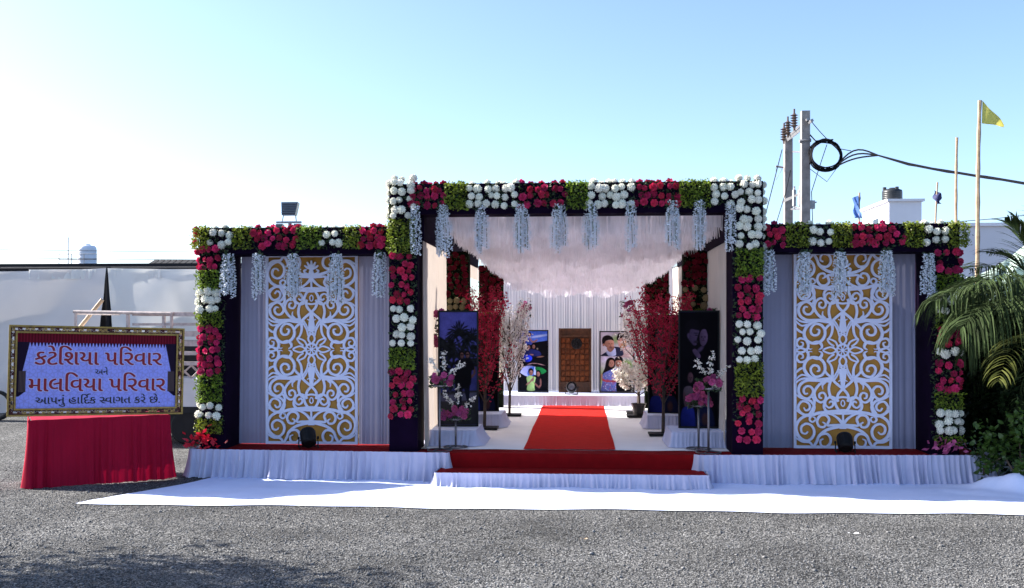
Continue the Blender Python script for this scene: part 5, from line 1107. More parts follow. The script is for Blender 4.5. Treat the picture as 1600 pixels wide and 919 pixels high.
# ------------------------------------------------------------------ pickup truck behind the board
tk = thing('pickup_truck', 'white pickup truck with slatted cargo rails behind the welcome board', 'pickup truck', (xat(230,16.2), 16.2, 0))
xa, xb = xat(95,16.2), xat(372,15.6)           # nose at left, tail at right
ya, yb = 15.55, 17.05
b = MB(); b.box(xa+1.45, xb, ya, yb, .58, 1.02, bev=.02); b.box(xa+1.45, xb, ya-.012, ya, .98, 1.04); part('cargo_bed', b, M['truckwhite'], tk)
b = MB(); prof = [(xa-.02,.48),(xa-.04,.78),(xa+.12,.92),(xa+.28,1.00),(xa+.62,1.60),(xa+.80,1.68),(xa+1.40,1.68),(xa+1.44,1.58),(xa+1.44,.48)]
n = len(prof); vs = [(p[0], ya+(.06 if p[1] > 1.1 else 0), p[1]) for p in prof]+[(p[0], yb-(.06 if p[1] > 1.1 else 0), p[1]) for p in prof]
b.add(vs, [tuple(range(n)), tuple(range(2*n-1,n-1,-1))]+[((i+1)%n, i, n+i, n+(i+1)%n) for i in range(n)]); part('cab', b, M['truckwhite'], tk)
b = MB(); b.add([(xa+.48,ya+.048,1.06),(xa+1.30,ya+.048,1.06),(xa+1.30,ya+.048,1.56),(xa+.74,ya+.048,1.56)], [(0,1,2,3)]); part('side_window', b, M['glass'], tk)
b = MB(); b.box(xa+.5, xa+1.36, ya-.012, ya+.002, .52, 1.02, bev=.006); door = part('door', b, M['truckwhite'], tk)
b = MB(); b.box(xa+1.2, xa+1.32, ya-.03, ya-.012, .88, .91); part('handle', b, M['blackmetal'], door)
b = MB(); b.box(xa+.2, xb-.02, ya+.05, yb-.05, .34, .575); part('chassis', b, M['truckdark'], tk)
for wx in (xa+.42, xat(291,15.55)):
    for yy in (ya+.01, yb-.19):
        b = MB(); b.lathe([(.16,0),(.24,-.004),(.275,.03),(.28,.09),(.275,.15),(.24,.18),(.16,.18)], (wx,yy,.28), 24, 'y'); b.f = [f[::-1] for f in b.f]; w = part('wheel', b, M['rubber'], tk)
        b = MB(); b.lathe([(.165,.012),(.15,.006),(.12,.03),(.05,.028),(.045,.004),(.001,.002)], (wx,yy,.28), 18, 'y'); b.f = [f[::-1] for f in b.f]; part('rim', b, M['rim'], w)
        b = MB(); 
b = MB()      # dark wheel arch and mud flap
b.box(xat(291,15.55)-.36, xat(291,15.55)+.36, ya-.006, ya+.06, .50, .60); part('wheel_arch', b, M['truckdark'], tk)
def zr(v): return zat(290, v, ya)
xr0 = xa+1.5
def rail(z0, z1, nm='cargo_rail', x0=xr0, x1=xb, y=ya):
    q = MB(); q.box(x0, x1, y-.02, y+.02, z0, z1); part(nm, q, M['truckrail'], tk)
for v0, v1 in ((488,494),(505,509),(519,526),(534,541),(549,555),(565,571)):
    rail(zr(v1), zr(v0), x0=(xr0 if v0 > 500 or 1 else xr0)); rail(zr(v1), zr(v0), y=yb)
for u in (256, 312, 371, 200):
    q = MB(); x = xat(u, ya); q.box(x-.02, x+.02, ya-.026, ya+.026, 1.0, zr(488)+.005); part('cargo_post', q, M['truckrail'], tk)
for k in range(7):                                              # crossed laths on the lower side
    x = xr0+.1+k*(xb-xr0-.2)/7; w = (xb-xr0-.2)/7
    for s in (0, 1):
        q = MB(); q.tube([(x+w*s,ya-.004+.008*s,1.045),(x+w*(1-s),ya-.004+.008*s,zr(571))], .016, 4); part('cross_lath', q, M['truckrail'], tk)
q = MB(); q.box(xr0, xb, yb-.05, yb-.02, 1.02, 1.34); part('far_side_board', q, M['truckwhite'], tk)
q = MB(); q.box(xat(258,16.9), xat(318,16.9), 16.6, 16.9, 1.021, zat(290,535,16.6)); part('load', q, M['truckdark'], tk)
# ladder rack over the cab
q = MB(); y = ya-.03; za = zat(190,490,y); q.tube([(xat(115,y),y,za+.03),(xat(271,y),y,za)], .028, 6); q.tube([(xat(115,y),yb,za+.03),(xat(271,y),yb,za)], .028, 6)
for u in (118, 268): q.tube([(xat(u,y),y,.98),(xat(u,y),y,za+.02)], .026, 6); q.tube([(xat(u,y),y,za),(xat(u,y),yb,za)], .02, 6)
part('ladder_rack', q, M['truckrail'], tk)
q = MB(); q.tube([wpt(118,520,16.9), wpt(160,468,16.9)], .035, 5); part('loose_pole', q, M['bamboo'], tk)

# motorcycle at the left edge
mc = thing('motorcycle', 'dark motorcycle parked at the left edge beside the welcome board', 'motorcycle', (xat(-52,19.2), 19.2, 0))
cx = mc.location.x; cy = 19.2
for dx in (-.62, .62):
    b = MB(); pts = [(cx+dx-.25*0+.26*math.cos(2*PI*k/22), cy, .29+.26*math.sin(2*PI*k/22)) for k in range(23)]; b.tube(pts, .04, 6); w = part('wheel', b, M['rubber'], mc)
    b = MB(); b.lathe([(.04,-.05),(.05,-.02),(.05,.02),(.04,.05)], (cx+dx,cy,.29), 10, 'y')
    for k in range(6): a = k*PI/3; b.tube([(cx+dx,cy,.29),(cx+dx+.23*math.cos(a),cy,.29+.23*math.sin(a))], .010, 4)
    part('rim', b, M['rim'], w)
b = MB(); b.ell((cx+.08,cy,.80), (.30,.13,.13), 12, 8); part('tank', b, M['skyblue'], mc, smooth=True)
b = MB(); b.ell((cx-.36,cy,.80), (.36,.12,.07), 12, 7); part('seat', b, M['blackmetal'], mc, smooth=True)
b = MB(); b.box(cx-.2, cx+.2, cy-.13, cy+.13, .30, .62, bev=.05); part('engine', b, M['truckdark'], mc)
b = MB(); b.tube([(cx+.62,cy-.06,.29),(cx+.42,cy-.06,.92)], .02, 6); b.tube([(cx+.62,cy+.06,.29),(cx+.42,cy+.06,.92)], .02, 6); b.tube([(cx+.35,cy-.36,1.02),(cx+.42,cy-.12,.98),(cx+.42,cy+.12,.98),(cx+.35,cy+.36,1.02)], .014, 6); part('fork_and_bar', b, M['steel'], mc)
b = MB(); b.ell((cx+.50,cy,.88), (.09,.09,.10), 10, 7); part('headlight', b, M['lamp'], mc, smooth=True)
for s in (-1, 1):
    b = MB(); b.tube([(cx+.38,cy+s*.30,1.02),(cx+.38,cy+s*.36,1.20)], .007, 5); b.ell((cx+.38,cy+s*.38,1.23), (.02,.06,.04), 8, 5); part('mirror', b, M['blackmetal'], mc)
b = MB(); b.box(cx-.95, cx-.36, cy-.07, cy+.07, .56, .62, bev=.03); part('rear_mudguard', b, M['truckdark'], mc)

# ------------------------------------------------------------------ cloth fence and roofs on the left
YF = 20.6
def tent_panel(u0, u1, lab, m, seed, sag=.10, corner=0):
    x0, x1 = xat(u0,YF), xat(u1,YF); o = thing('cloth_fence', lab, 'cloth fence', ((x0+x1)/2, YF, 0), group='cloth fences behind the truck'); r = random.Random(seed)
    P = []; n = 110
    for j in range(26):
        row = []
        for i in range(n+1):
            s = i/n; t = j/25; zt = 3.015 - sag*.45*math.sin(PI*s); z = zt*(1-t)
            x = x0+(x1-x0)*s
            if corner: x += corner*.55*t*(s if corner < 0 else (1-s))*math.exp(-0*t)*max(0, 1-abs(t-.45)*.4)*.5
            y = YF+.05*math.sin(3*s*PI+seed)*math.sin(PI*t)+.03*math.sin(9*s+7*t)*math.sin(PI*t)+.02*math.sin((s*1.4+t)*16)*math.exp(-6*t)+.030*math.exp(-(((s-.3*t-.35)/.05)**2))*math.sin(PI*t)+.022*math.exp(-(((s+.5*t-.9)/.04)**2))*math.sin(PI*t)+.018*math.exp(-(((t-.28-.12*math.sin(s*4))/.05)**2))
            row.append((x, y, z+.008))
        P.append(row)
    b = MB(); b.grid(P); part('cloth', b, m, o, smooth=True)
    b = MB(); b.tube([(x0,YF+.06,3.02),(x1,YF+.06,3.02)], .024, 6); b.tube([(x0,YF+.06,0),(x0,YF+.06,3.05)], .035, 6); b.tube([(x1,YF+.06,0),(x1,YF+.06,3.05)], .035, 6); part('frame_pole', b, M['roofdark'], o)
    return o, x0, x1
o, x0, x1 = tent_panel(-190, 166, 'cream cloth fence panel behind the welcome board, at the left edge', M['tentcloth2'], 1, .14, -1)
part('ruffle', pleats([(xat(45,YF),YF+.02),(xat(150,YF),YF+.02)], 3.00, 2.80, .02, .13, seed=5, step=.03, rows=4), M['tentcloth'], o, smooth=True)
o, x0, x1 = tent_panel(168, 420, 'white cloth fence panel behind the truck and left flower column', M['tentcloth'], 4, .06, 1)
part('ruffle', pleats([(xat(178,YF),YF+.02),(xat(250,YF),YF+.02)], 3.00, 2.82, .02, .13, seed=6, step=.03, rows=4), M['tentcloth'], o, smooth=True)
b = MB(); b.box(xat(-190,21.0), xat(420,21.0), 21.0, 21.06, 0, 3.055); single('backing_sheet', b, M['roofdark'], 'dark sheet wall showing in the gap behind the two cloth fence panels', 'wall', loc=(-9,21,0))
# building with the water tank
YB = 58.0
hb = thing('flat_roof_building', 'low building with dark roof edge behind the cloth fence', 'building', (xat(120,YB), YB+4, 0))
zb_ = zat(118,413,YB); b = MB(); b.box(xat(-120,YB), xat(560,YB), YB, YB+9, 0, zb_-.142); part('wall', b, M['plaster2'], hb)
b = MB(); b.box(xat(-125,YB), xat(565,YB), YB-.3, YB+9.3, zb_-.14, zb_+.02); part('roof', b, M['roofdark'], hb)
b = MB()
for k in range(9):
    xx = xat(228+k*9.6,YB-.2); b.add([(xx,YB+.2,zb_+.05),(xx+.31,YB+.2,zb_+.05),(xx+.31,YB+1.0,zb_+.30),(xx,YB+1.0,zb_+.30),(xx,YB+1.0,zb_+.02),(xx+.31,YB+1.0,zb_+.02)], [(0,1,2,3),(3,2,5,4),(0,3,4),(1,5,2)])
part('roof_panels', b, M['roofdark'], hb)
xt = xat(118,YB); wt = thing('water_tank', 'pale ribbed cylindrical water tank on the roof at far left', 'water tank', (xt, YB+1.4, zb_+.02))
zt2 = zat(118,379,YB); hh_ = zt2-zb_-.02; prof = [(.54,0)]; 
for k in range(6): prof += [(.54,hh_*(.06+.13*k)),(.555,hh_*(.09+.13*k)),(.54,hh_*(.12+.13*k))]
prof += [(.53,hh_*.86),(.42,hh_*.93),(.20,hh_*.95),(.20,hh_),(.001,hh_)]
b = MB(); b.lathe(prof, n=24); part('tank_body', b, M['tankwhite'], wt, world=False, smooth=True)
b = MB(); xs0, xs1 = xat(88,YB), xat(147,YB)
for z in (zb_+.30, zb_+.62): b.tube([(xs0,YB+.3,z),(xs1,YB+.3,z)], .022, 4)
for k in range(4): xx = xs0+(xs1-xs0)*k/3; b.tube([(xx,YB+.3,zb_),(xx,YB+.3,zb_+.64)], .022, 4)
single('roof_railing', b, M['galv'], 'thin metal railing round the pale water tank', 'railing', loc=(xt,YB+.3,zb_))
b = MB(); b.tube([(xat(96,YB),YB+.8,zb_),(xat(96,YB),YB+.8,zat(96,369,YB))], .03, 4); single('antenna_mast', b, M['galv'], 'thin mast standing beside the pale water tank', 'mast', loc=(xat(96,YB),YB+.8,zb_))
for i, (v0, v1) in enumerate(((389,393),(402,404))):
    b = MB(); p = [wpt(-60+60*k, v0+(v1-v0)*k/13+3*math.sin(PI*k/13), 50) for k in range(14)]; b.tube(p, .014, 4)
    single('overhead_wire', b, M['cable'], ('upper' if i == 0 else 'lower')+' thin wire crossing the pale sky above the cloth fence', 'wire', loc=tuple(p[0]))
# floodlights on a mast behind the left arch
fx, fy = xat(453,14.2), 14.2
fm = thing('floodlight_mast', 'mast with grey floodlights rising behind the left flower arch', 'floodlight', (fx, fy, 0))
def zf(v): return zat(453, v, fy)
b = MB(); b.tube([(fx,fy,0),(fx,fy,zf(346))], .025, 8); part('pole', b, M['galv'], fm)
b = MB(); b.box(xat(432,fy), xat(471,fy), fy-.02, fy+.02, zf(349), zf(346)); part('crossbar', b, M['galv'], fm)
def flood(u, vt, vb, w, nm='lamp_head'):
    x = xat(u,fy); z0, z1 = zf(vb), zf(vt); ww = w/F*fy/2; b = MB()
    b.add([(x-ww,fy-.02,z1),(x+ww,fy-.02,z1),(x+ww*.8,fy-.08,z0),(x-ww*.8,fy-.08,z0),(x-ww,fy+.08,z1-.01),(x+ww,fy+.08,z1-.01),(x+ww*.8,fy+.03,z0),(x-ww*.8,fy+.03,z0)],
          [(3,2,1,0),(4,5,6,7),(0,1,5,4),(2,3,7,6),(1,2,6,5),(3,0,4,7)])
    for k in range(5): zz = z0+(z1-z0)*(.15+.17*k); b.box(x-ww*.85, x+ww*.85, fy-.085+.011*k, fy-.055+.011*k, zz, zz+.008)
    h = part(nm, b, M['lamp'], fm)
flood(453,316,337,27); flood(437,350,358,11); flood(465,350,358,11)
b = MB(); b.tube([(xat(441,fy),fy,zf(347)),(xat(443,fy),fy,zf(336)),(xat(443,fy),fy,zf(330))], .008, 4); b.tube([(xat(463,fy),fy,zf(347)),(xat(462,fy),fy,zf(336)),(xat(462,fy),fy,zf(330))], .008, 4); part('bracket', b, M['galv'], fm)

# ------------------------------------------------------------------ utility pole pair, wires and coil on the right
D1, D2 = 30.0, 33.0
pm = thing('utility_pole', 'double concrete utility pole with insulators behind the right flower arch', 'utility pole', tuple(wpt(1258,500,D1).xy)+(0,))
def pole(u0, u1, vt, d, nm='pole'):
    c0 = wpt(u0,500,d); c1 = wpt(u1,500,d); w = (c1-c0).length/2; c = (c0+c1)/2; zt = wpt(u0,vt,d).z; b = MB(); k = 1.0
    b.add([(c.x-w*k,c.y-w*k,0),(c.x+w*k,c.y-w*k,0),(c.x+w*k,c.y+w*k,0),(c.x-w*k,c.y+w*k,0),(c.x-w*.9,c.y-w*.9,zt),(c.x+w*.9,c.y-w*.9,zt),(c.x+w*.9,c.y+w*.9,zt),(c.x-w*.9,c.y+w*.9,zt)], [(0,3,2,1),(4,5,6,7),(0,1,5,4),(1,2,6,5),(2,3,7,6),(3,0,4,7)])
    part(nm, b, M['concrete'], pm)
pole(1251,1265,174,D1); pole(1225,1238,217,D2)
def arm(pa, pb, w=.06, nm='cross_arm'):
    b = MB(); b.tube([pa, pb], w, 4); part(nm, b, M['galv'], pm)
arm(wpt(1269,188,D1-.5), wpt(1227,222,D2+.3), .055); arm(wpt(1262,186,D1-.3), wpt(1226,219,D2+.3), .045); arm(wpt(1264,296,D1-.1), wpt(1224,315,D2+.2), .05); arm(wpt(1262,298,D1), wpt(1226,313,D2), .045)
arm(wpt(1249,221,D1-.1), wpt(1267,219,D1-.1), .06, 'clamp'); arm(wpt(1238,237,D2), wpt(1255,238,D1), .025, 'brace'); arm(wpt(1240,323,D2), wpt(1252,326,D1), .025, 'brace'); arm(wpt(1235,327,D2), wpt(1251,327,D1+.5), .025, 'brace')
for u, v, d in ((1241,199,31.4),(1231,210,32.3),(1225,220,33.0)):
    p = wpt(u, v, d); b = MB(); prof = [(.03,-.10),(.04,-.02)]
    for k in range(5): prof += [(.06,.02+.08*k),(.125,.045+.08*k),(.06,.07+.08*k)]
    prof += [(.03,.44),(.03,.56),(.001,.57)]
    b.lathe(prof, tuple(p), 10); part('insulator', b, M['porcelain'], pm)
for u, d in ((1241,31.6),(1250,30.9)):
    b = MB(); p0 = wpt(u,322,d); p1 = wpt(u,297,d); b.tube([p0,p1], .06, 6); b.tube([p0-Vector((0,0,.1)),p1+Vector((0,0,.12))], .03, 5); part('fuse', b, M['galv'], pm)
b = MB(); p = wpt(1270,320,D1); b.box(p.x-.09, p.x+.05, p.y-.08, p.y+.08, p.z-.12, p.z+.12); b.tube([wpt(1264,318,D1), wpt(1276,316,D1)], .02, 4); part('switch_box', b, M['galv'], pm)
def wire(pts, r, lab, nm='overhead_wire', m='cable', grp=None):
    b = MB(); b.tube(pts, r, 5); single(nm, b, M[m], lab, 'wire', loc=tuple(pts[0]), group=grp)
def curve(p, q, sag, n=14): return [p.lerp(q, k/n)+Vector((0,0,-4*sag*(k/n)*(1-k/n))) for k in range(n+1)]
# coil
cc = wpt(1291,242,29.6); cr = 24/F*29.6; b = MB(); rr = random.Random(2)
for k in range(8):
    a0 = rr.uniform(0,6.28); pts = []
    for j in range(33):
        a = a0+2*PI*j/32; q = cr*(1+.06*math.sin(a*2+k*1.7)+.03*math.sin(a+k*2.3)+.016*k-.06); pts.append(cc+Vector((q*math.cos(a)*.98, .12*math.sin(a)+.02*k, q*math.sin(a)*1.0+.02*math.sin(3*a+k))))
    b.tube(pts, .021, 5, cap=False)
b.tube([wpt(1265,210,D1), cc+Vector((-.3,0,cr*.9)), cc+Vector((.2,0,cr*.98))], .022, 5)
b.tube([cc+Vector((-cr,0,-.2)), wpt(1264,258,D1)], .018, 5)
single('cable_coil', b, M['cable'], 'coil of black cable hung beside the double utility pole', 'cable coil', loc=tuple(cc))
b = MB(); rr = random.Random(4); path = []
for u, v, d in ((1330,238,29.3),(1350,238,29),(1372,243,28.6),(1420,257,27.8),(1480,268,26.8),(1540,277,25.8),(1610,288,24.6),(1700,300,23.2),(1800,310,22)): path.append(wpt(u,v,d))
for k in range(3):
    A = cc+Vector((cr*(.80-.1*k), -.05*k, -cr*(.55+.12*k))); B = path[2]; pts = []
    for j in range(9):
        t = j/8; q = A.lerp(B, t); q.z += (.34-.12*k)*math.sin(PI*t)*(1-.4*t); pts.append(q)
    pts += [p+Vector((0,.02*math.cos(i*1.9+k*2.1),.022*math.sin(i*1.9+k*2.1))) for i, p in enumerate(path) if i > 2]
    b.tube(pts, .024, 5)
single('power_cable', b, M['cable'], 'thick twisted black cable running right from the coil across the sky', 'cable', loc=tuple(path[0]))
wire(curve(wpt(1268,190,D1), wpt(1309,232,29.4), .05)+curve(wpt(1309,232,29.4), wpt(1330,236,29.3), 0)[1:], .012, 'thin loose wire from pole top to the cable coil')
wire(curve(wpt(1222,234,D2), wpt(1195,340,D2-3), .0)+[wpt(1190,400,D2-3)], .014, 'guy wire left of the double utility pole with a small insulator bar')
wire([wpt(1236,262,D2), wpt(1228,300,D2-1), wpt(1212,352,D2-2), wpt(1205,380,D2-2)], .012, 'guy wire slanting down between the two concrete poles')
wire([wpt(1263,262,D1), wpt(1292,300-16,29.5), wpt(1308,262,29.5)], .010, 'loop of thin wire below the cable coil')
wire([wpt(1292,226,29.6), wpt(1280,262,29.6), wpt(1268,300,D1), wpt(1270,352,D1), wpt(1271,380,D1)], .012, 'thin dropper wire beside the right concrete pole')
wire(curve(wpt(1425,349,40), wpt(1680,325,38), .12), .014, 'thin wire sagging over the pale building on the right')
b = MB(); b.tube([wpt(1212,260,D2), wpt(1224,262,D2)], .035, 5); b.tube([wpt(1213,262,D2), wpt(1212,282,D2), wpt(1222,264,D2)], .012, 4); single('guy_insulator', b, M['galv'], 'small bar insulator on the guy wire left of the poles', 'insulator', loc=tuple(wpt(1218,262,D2)))

# ------------------------------------------------------------------ bamboo poles and flags
def pole_thing(u0, v0, ub, d, r, lab, nm='bamboo_pole', m='bamboo'):
    p = wpt(u0,v0,d); q = wpt(ub,500,d); q.z = 0; n = 10
    # continue the visible slant down to the ground
    o = thing(nm, lab, 'flag pole' if 'flag' in nm else 'pole', (q.x, q.y, 0))
    b = MB(); pts = []; rd = []
    for k in range(3*n+1):
        f = k/(3*n); c = q.lerp(p, f)+Vector((.03*math.sin(f*5), 0, 0)); pts.append(c); rd.append(r*(1.1-.35*f)*(1.22 if k % 3 == 0 else 1))
    b.tube(pts, rd, 7); part('pole', b, M[m], o); return o, p
o, p = pole_thing(1534,157,1517,16.5,.036,'tall bamboo pole with a yellow pennant beside the right flower arch','flag_pole')
b = MB(); a = wpt(1535,157,16.5); P = []
for i in range(13):
    s = i/12; row = []
    for j in range(7):
        t = j/6; top = Vector((0,0,0)).lerp(Vector((.355,0,-.40)), s); bot = Vector((-.01,0,-.37)).lerp(Vector((.355,0,-.43)), s); q = top.lerp(bot, t); q.y = .05*math.sin(s*7+t*1.5)*s; row.append(a+q)
    P.append(row)
b.grid(P); part('flag', b, M['yellow'], o, label='yellow triangular pennant', smooth=True)
pole_thing(1498,215,1488,17.5,.026,'bare grey bamboo pole left of the yellow pennant')
def small_flag(u, v, ub, d, fu, fv, w, h, m, lab, side):
    o, p = pole_thing(u, v, ub, d, .022, lab, 'flag_pole'); b = MB(); a = wpt(fu, fv, d); P = []
    for i in range(9):
        s = i/8; P.append([a+Vector((side*w*s*(1-.25*j/6)+.03*math.sin(j*1.3+s*5), .08*math.sin(s*6+j*.7), -h*j/6*(1-.25*s)-.10*s)) for j in range(7)])
    b.grid(P); part('flag', b, M[m], o, smooth=True)
small_flag(1345,301,1339,24,1344,303,.16,.58,'bluef','short pole with a limp blue flag behind the right arch',-1)
small_flag(1467,285,1448,22,1460,297,.17,.27,'navy','short leaning pole with a bunched navy flag behind the right arch',1)

# ------------------------------------------------------------------ white buildings on the right
YH = 50.0
hs_ = thing('white_building', 'long pale rendered building with a stair tower behind the right arch', 'building', (xat(1480,YH), YH+5, 0))
zm_ = zat(1520,352,YH); b = MB(); b.box(xat(1362,YH+2), 48, YH+.6, YH+14, 0, zm_); part('wall', b, M['plaster2'], hs_)
b = MB(); b.box(xat(1362,YH+2)-.1, 48.1, YH+.45, YH+14.1, zm_+.002, zm_+.16); part('parapet', b, M['plaster'], hs_)
xa_, xb_ = xat(1389,YH), xat(1440,YH); zt_ = zat(1410,311,YH); b = MB()
b.box(xa_, xb_, YH, YH+4.6, zm_-.5, zt_-.12); 
part('stair_tower', b, M['plaster'], hs_)
b = MB(); b.box(xa_-.12, xb_+.12, YH-.12, YH+4.72, zt_-.119, zt_); part('roof', b, M['plaster'], hs_)
# window on the sunlit side of the tower
b = MB(); b.box(xa_-.03, xa_+.005, YH+1.7, YH+2.6, zt_-1.65, zt_-.75); w = part('window', b, M['glass'], hs_)
b = MB(); b.box(xa_-.25, xa_-.001, YH+1.55, YH+2.75, zt_-.72, zt_-.64); part('window_hood', b, M['plaster'], w)
b = MB(); b.box(xa_-.05, xa_-.031, YH+2.12, YH+2.17, zt_-1.65, zt_-.75); part('window_bar', b, M['plaster'], w)
xt = xat(1404,YH); wt = thing('water_tank', 'black ribbed plastic water tank on top of the stair tower', 'water tank', (xt, YH+1.0, zt_+.001))
hh_ = .62; rad = 15/F*50; prof = [(rad,0)]
for k in range(5): prof += [(rad,hh_*(.05+.15*k)),(rad*1.03,hh_*(.09+.15*k)),(rad,hh_*(.13+.15*k))]
prof += [(rad*.97,hh_*.86),(rad*.7,hh_*.95),(rad*.3,hh_*.97),(rad*.3,hh_*1.06),(.001,hh_*1.06)]
b = MB(); b.lathe(prof, n=22); part('tank_body', b, M['blackplastic'], wt, world=False, smooth=True)
b = MB(); b.lathe([(.09,hh_*.8),(.09,hh_*1.1),(.001,hh_*1.1)], (-.38,-.05,0), 8); b.lathe([(.09,hh_*.8),(.09,hh_*1.12),(.001,hh_*1.12)], (.18,-.15,0), 8); part('cap', b, M['blackplastic'], wt, world=False)
# pale green shade net
b = MB(); P = []
for i in range(16):
    s = i/15; P.append([wpt(1510+110*s, 433-68*s**1.6+(65+20*s)*j/8*1.0, 19+.4*math.sin(s*7+j)*.3) for j in range(9)])
b.grid(P); single('shade_net', b, M['net'], 'pale green shade net sloping up behind the palm fronds', 'shade net', loc=tuple(wpt(1600,430,19)), smooth=True)

# ------------------------------------------------------------------ palm, shrubs and bush on the right
def frond(o, pts, n, ll, mt, seed, droop=.8, both=True, fwd=.55):
    """one palm frond: a midrib along pts (world) with leaflets hanging to both sides"""
    r = random.Random(seed); P = [Vector(p) for p in pts]; C = []
    m = 24
    for k in range(m+1):
        t = k/m*(len(P)-1); i = min(len(P)-2, int(t)); f = t-i; g_ = lambda q: P[max(0, min(len(P)-1, q))]
        p0, p1, p2, p3 = g_(i-1), g_(i), g_(i+1), g_(i+2); C.append(.5*((2*p1)+(p2-p0)*f+(2*p0-5*p1+4*p2-p3)*f*f+(3*p1-p0-3*p2+p3)*f**3))
    ms = MB(); ms.tube(C, [.020*(1-.85*k/m)+.003 for k in range(m+1)], 5)
    lf = MB()
    for k in range(n):
        t = (k+.5)/n*.96+.04; q = t*m; i = min(m-1, int(q)); c = C[i].lerp(C[i+1], q-i); T = (C[i+1]-C[i]).normalized(); S = T.cross(Vector((0,0,1)))
        if S.length < .1: S = Vector((0,1,0))
        S.normalize(); L = ll*(math.sin(PI*min(1, .18+t*.80))**.6)*r.uniform(.8,1.1); w = .0095*r.uniform(.75,1.3)
        for sd in (1, -1):
            d = (S*sd*r.uniform(.5,.9)+T*fwd+Vector((0,0,.20))).normalized(); pp = [c]; q0 = c
            for j in range(4): d = (d+Vector((0,0,-droop*.42*(j+.4)/2.2*r.uniform(.8,1.2)))).normalized(); q0 = q0+d*L/4; pp.append(q0)
            nn = d.cross(Vector((r.uniform(-.4,.4), r.uniform(-.4,.4), 1))); nn = nn.normalized() if nn.length > .01 else S
            vs = []
            for j, p in enumerate(pp):
                ww = w*(.55,1,.95,.6,.08)[j]; vs += [p+nn*ww, p-nn*ww]
            lf.add(vs, [(2*j, 2*j+1, 2*j+3, 2*j+2) for j in range(4)])
    fr = part('frond', lf, mt, o); part('midrib', ms, M['rachis'], fr)
pb = wpt(1650, 560, 11.6); pb.z = 0
pm2 = thing('palm_tree', 'young palm with drooping green fronds at the right edge', 'palm', (pb.x, pb.y, 0))
b = MB(); b.tube([(pb.x+.03*math.sin(k), pb.y, .21*k) for k in range(10)], [.16*(1.05-.03*k)*(1.08 if k % 2 else .96) for k in range(10)], 9); part('trunk', b, M['trunk'], pm2)
C0 = (1648, 505, 11.6)
def fp(*uvd): return [wpt(*q) for q in uvd]
for i, (pts, n, ll, mt, dr) in enumerate((
    (fp(C0,(1612,462,11.5),(1560,438,11.4),(1505,448,11.3),(1460,470,11.2)), 92, 1.0, 'palm', 1.9),
    (fp(C0,(1620,470,11.9),(1575,448,12.1),(1530,450,12.2),(1490,478,12.25)), 84, 1.0, 'palm', 2.0),
    (fp(C0,(1628,440,11.6),(1608,400,11.5),(1588,362,11.5),(1570,345,11.5)), 44, .50, 'palm', .4),
    (fp(C0,(1640,430,11.3),(1632,380,11.2),(1620,330,11.1)), 40, .55, 'palm', .4),
    (fp(C0,(1610,478,11.3),(1570,466,11.0),(1535,480,10.8),(1500,515,10.7)), 84, .95, 'palm', 1.9),
    (fp(C0,(1622,520,11.2),(1596,532,10.9),(1574,556,10.7),(1560,596,10.6)), 36, .42, 'palmdry', 1.0),
    (fp(C0,(1612,455,12.4),(1560,420,12.8),(1515,420,13.2)), 46, .8, 'palm', 1.0),
    (fp(C0,(1690,440,11.6),(1740,420,11.5),(1790,450,11.4)), 34, .7, 'palm', 1.2),
    (fp(C0,(1660,420,12.2),(1680,350,12.8),(1720,310,13.2)), 34, .7, 'palm', .7),
    (fp(C0,(1625,560,11.9),(1600,600,11.9),(1580,650,11.9)), 30, .55, 'palm', 1.2),
    (fp(C0,(1625,500,11.8),(1585,488,11.9),(1540,500,12.0),(1505,555,12.0)), 80, 1.0, 'palm', 2.0),
    (fp(C0,(1618,462,11.2),(1590,440,10.9),(1560,432,10.7),(1525,446,10.5)), 52, .8, 'palm', 1.5),
    (fp(C0,(1634,420,11.8),(1612,372,11.9),(1585,340,12.0)), 46, .5, 'palm', .35),
    (fp(C0,(1615,440,12.2),(1580,405,12.4),(1545,395,12.6)), 44, .6, 'palm', .6),
    (fp(C0,(1625,520,12.4),(1590,515,12.6),(1550,540,12.7),(1520,600,12.7)), 46, .9, 'palm', 1.9),
    )): frond(pm2, pts, n, ll, M[mt], 100+i, dr)

def shrub(nm, lab, x, y, rx, ry, h, n, mt, size, seed, stems=7, z0=.1, grp=None):
    o = thing(nm, lab, 'shrub', (x, y, 0), group=grp); r = random.Random(seed); b = MB(); s = MB()
    cl = [(r.uniform(-.8,.8), r.uniform(-.8,.8), r.uniform(.15,.95), r.uniform(.22,.42)) for _ in range(22)]
    for k in range(n):
        a = r.choice(cl); d = Vector((r.gauss(0,1), r.gauss(0,1), r.gauss(0,1))).normalized()*a[3]*r.random()**.4
        c = Vector((x+(a[0]+d.x)*rx, y+(a[1]+d.y)*ry, max(.02, z0+(a[2]+d.z*.7)*(h-z0)*.95)))
        d = Vector((r.uniform(-1,1), r.uniform(-1.2,.6), r.uniform(-.5,1))).normalized(); t = d.cross(Vector((r.uniform(-1,1), r.uniform(-1,1), 1))).normalized(); q = size*r.uniform(.6,1.2); nn = d.cross(t)*q*.12
        b.add([c, c+d*q*.35+t*q*.30+nn, c+d*q*.75+t*q*.24+nn, c+d*q, c+d*q*.75-t*q*.24+nn, c+d*q*.35-t*q*.30+nn], [(0,1,5),(1,2,4,5),(2,3,4)])
    for k in range(stems):
        a = cl[k]; s.tube([(x+r.uniform(-.1,.1), y+r.uniform(-.1,.1), 0), (x+a[0]*rx*.5, y+a[1]*ry*.5, h*.4), (x+a[0]*rx, y+a[1]*ry, h*a[2])], [.016,.011,.005], 5)
    part('leaves', b, mt, o, kind='stuff'); part('stems', s, M['trunk'], o)
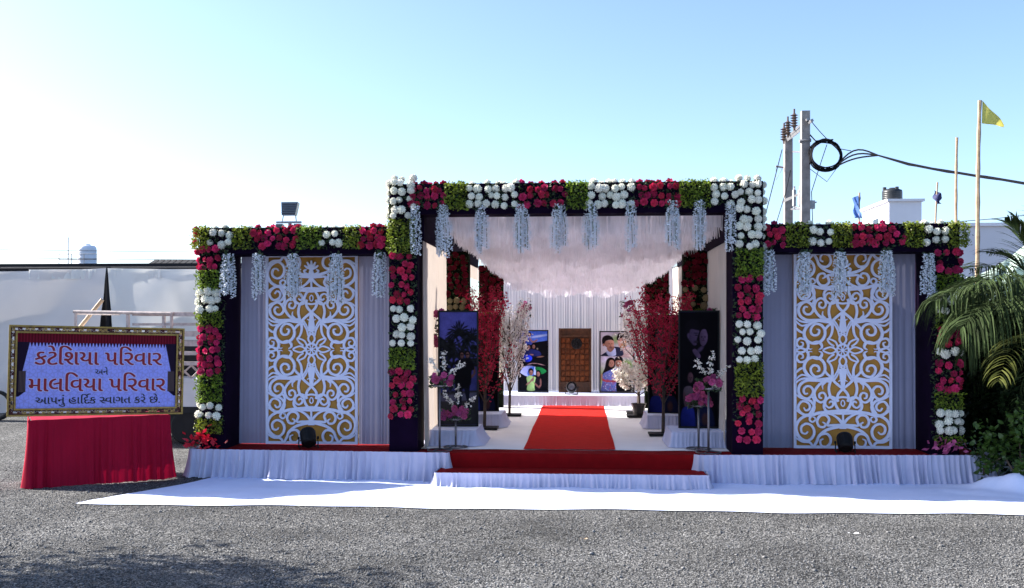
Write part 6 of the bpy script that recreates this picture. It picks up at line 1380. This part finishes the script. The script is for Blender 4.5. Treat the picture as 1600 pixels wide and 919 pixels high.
shrub('dark_shrub', 'dense dark shrub in shade behind the end of the right stage', xat(1545,13.3), 13.35, .62, .55, 2.25, 5200, M['shrub'], .10, 81)
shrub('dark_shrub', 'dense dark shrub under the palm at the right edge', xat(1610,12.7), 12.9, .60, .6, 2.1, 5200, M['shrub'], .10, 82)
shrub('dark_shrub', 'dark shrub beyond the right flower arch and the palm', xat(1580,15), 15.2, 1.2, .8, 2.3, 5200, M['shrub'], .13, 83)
shrub('leafy_bush', 'low bush with bright round leaves beside the bunched white cloth', xat(1600,12.0), 12.05, .42, .42, .95, 900, M['bush'], .085, 84)
shrub('leafy_bush', 'small leafy plant climbing over the right end of the stage skirt', xat(1550,12.35), 12.38, .22, .16, .62, 240, M['bush'], .07, 85, stems=4)

# tree beyond the left edge of the picture whose shade falls across the gravel
def yard_tree(x, y, h, rad, seed, lab):
    o = thing('yard_tree', lab, 'tree', (x, y, 0)); r = random.Random(seed)
    tr = MB(); tr.tube([(x,y,0),(x+.05,y,h*.3),(x-.05,y+.05,h*.55)], [.16,.13,.09], 8); b = MB(); cl = []
    for k in range(14):
        a = k*2.4; q = rad*r.uniform(.35,.95); tip = Vector((x+q*math.cos(a), y+q*math.sin(a), h*r.uniform(.62,.98))); tr.tube([(x,y,h*.45), Vector((x,y,h*.5)).lerp(tip,.5)+Vector((0,0,.15)), tip], [.05,.03,.01], 5); cl.append(tip)
    part('trunk', tr, M['trunk'], o)
    for k in range(9000):
        c = r.choice(cl)+Vector((r.gauss(0,1), r.gauss(0,1), r.gauss(0,.7)))*rad*.24; d = Vector((r.gauss(0,1), r.gauss(0,1), r.gauss(0,1))).normalized(); t = d.cross(Vector((r.gauss(0,1), r.gauss(0,1), 1))).normalized(); q = .11*r.uniform(.6,1.3)
        b.add([c, c+d*q*.5+t*q*.35, c+d*q, c+d*q*.5-t*q*.35], [(0,1,2,3)])
    part('crown', b, M['shrub'], o, kind='stuff')
yard_tree(-10.1, 7.75, 4.6, 1.6, 91, 'leafy yard tree left of the board whose shade falls on the gravel')
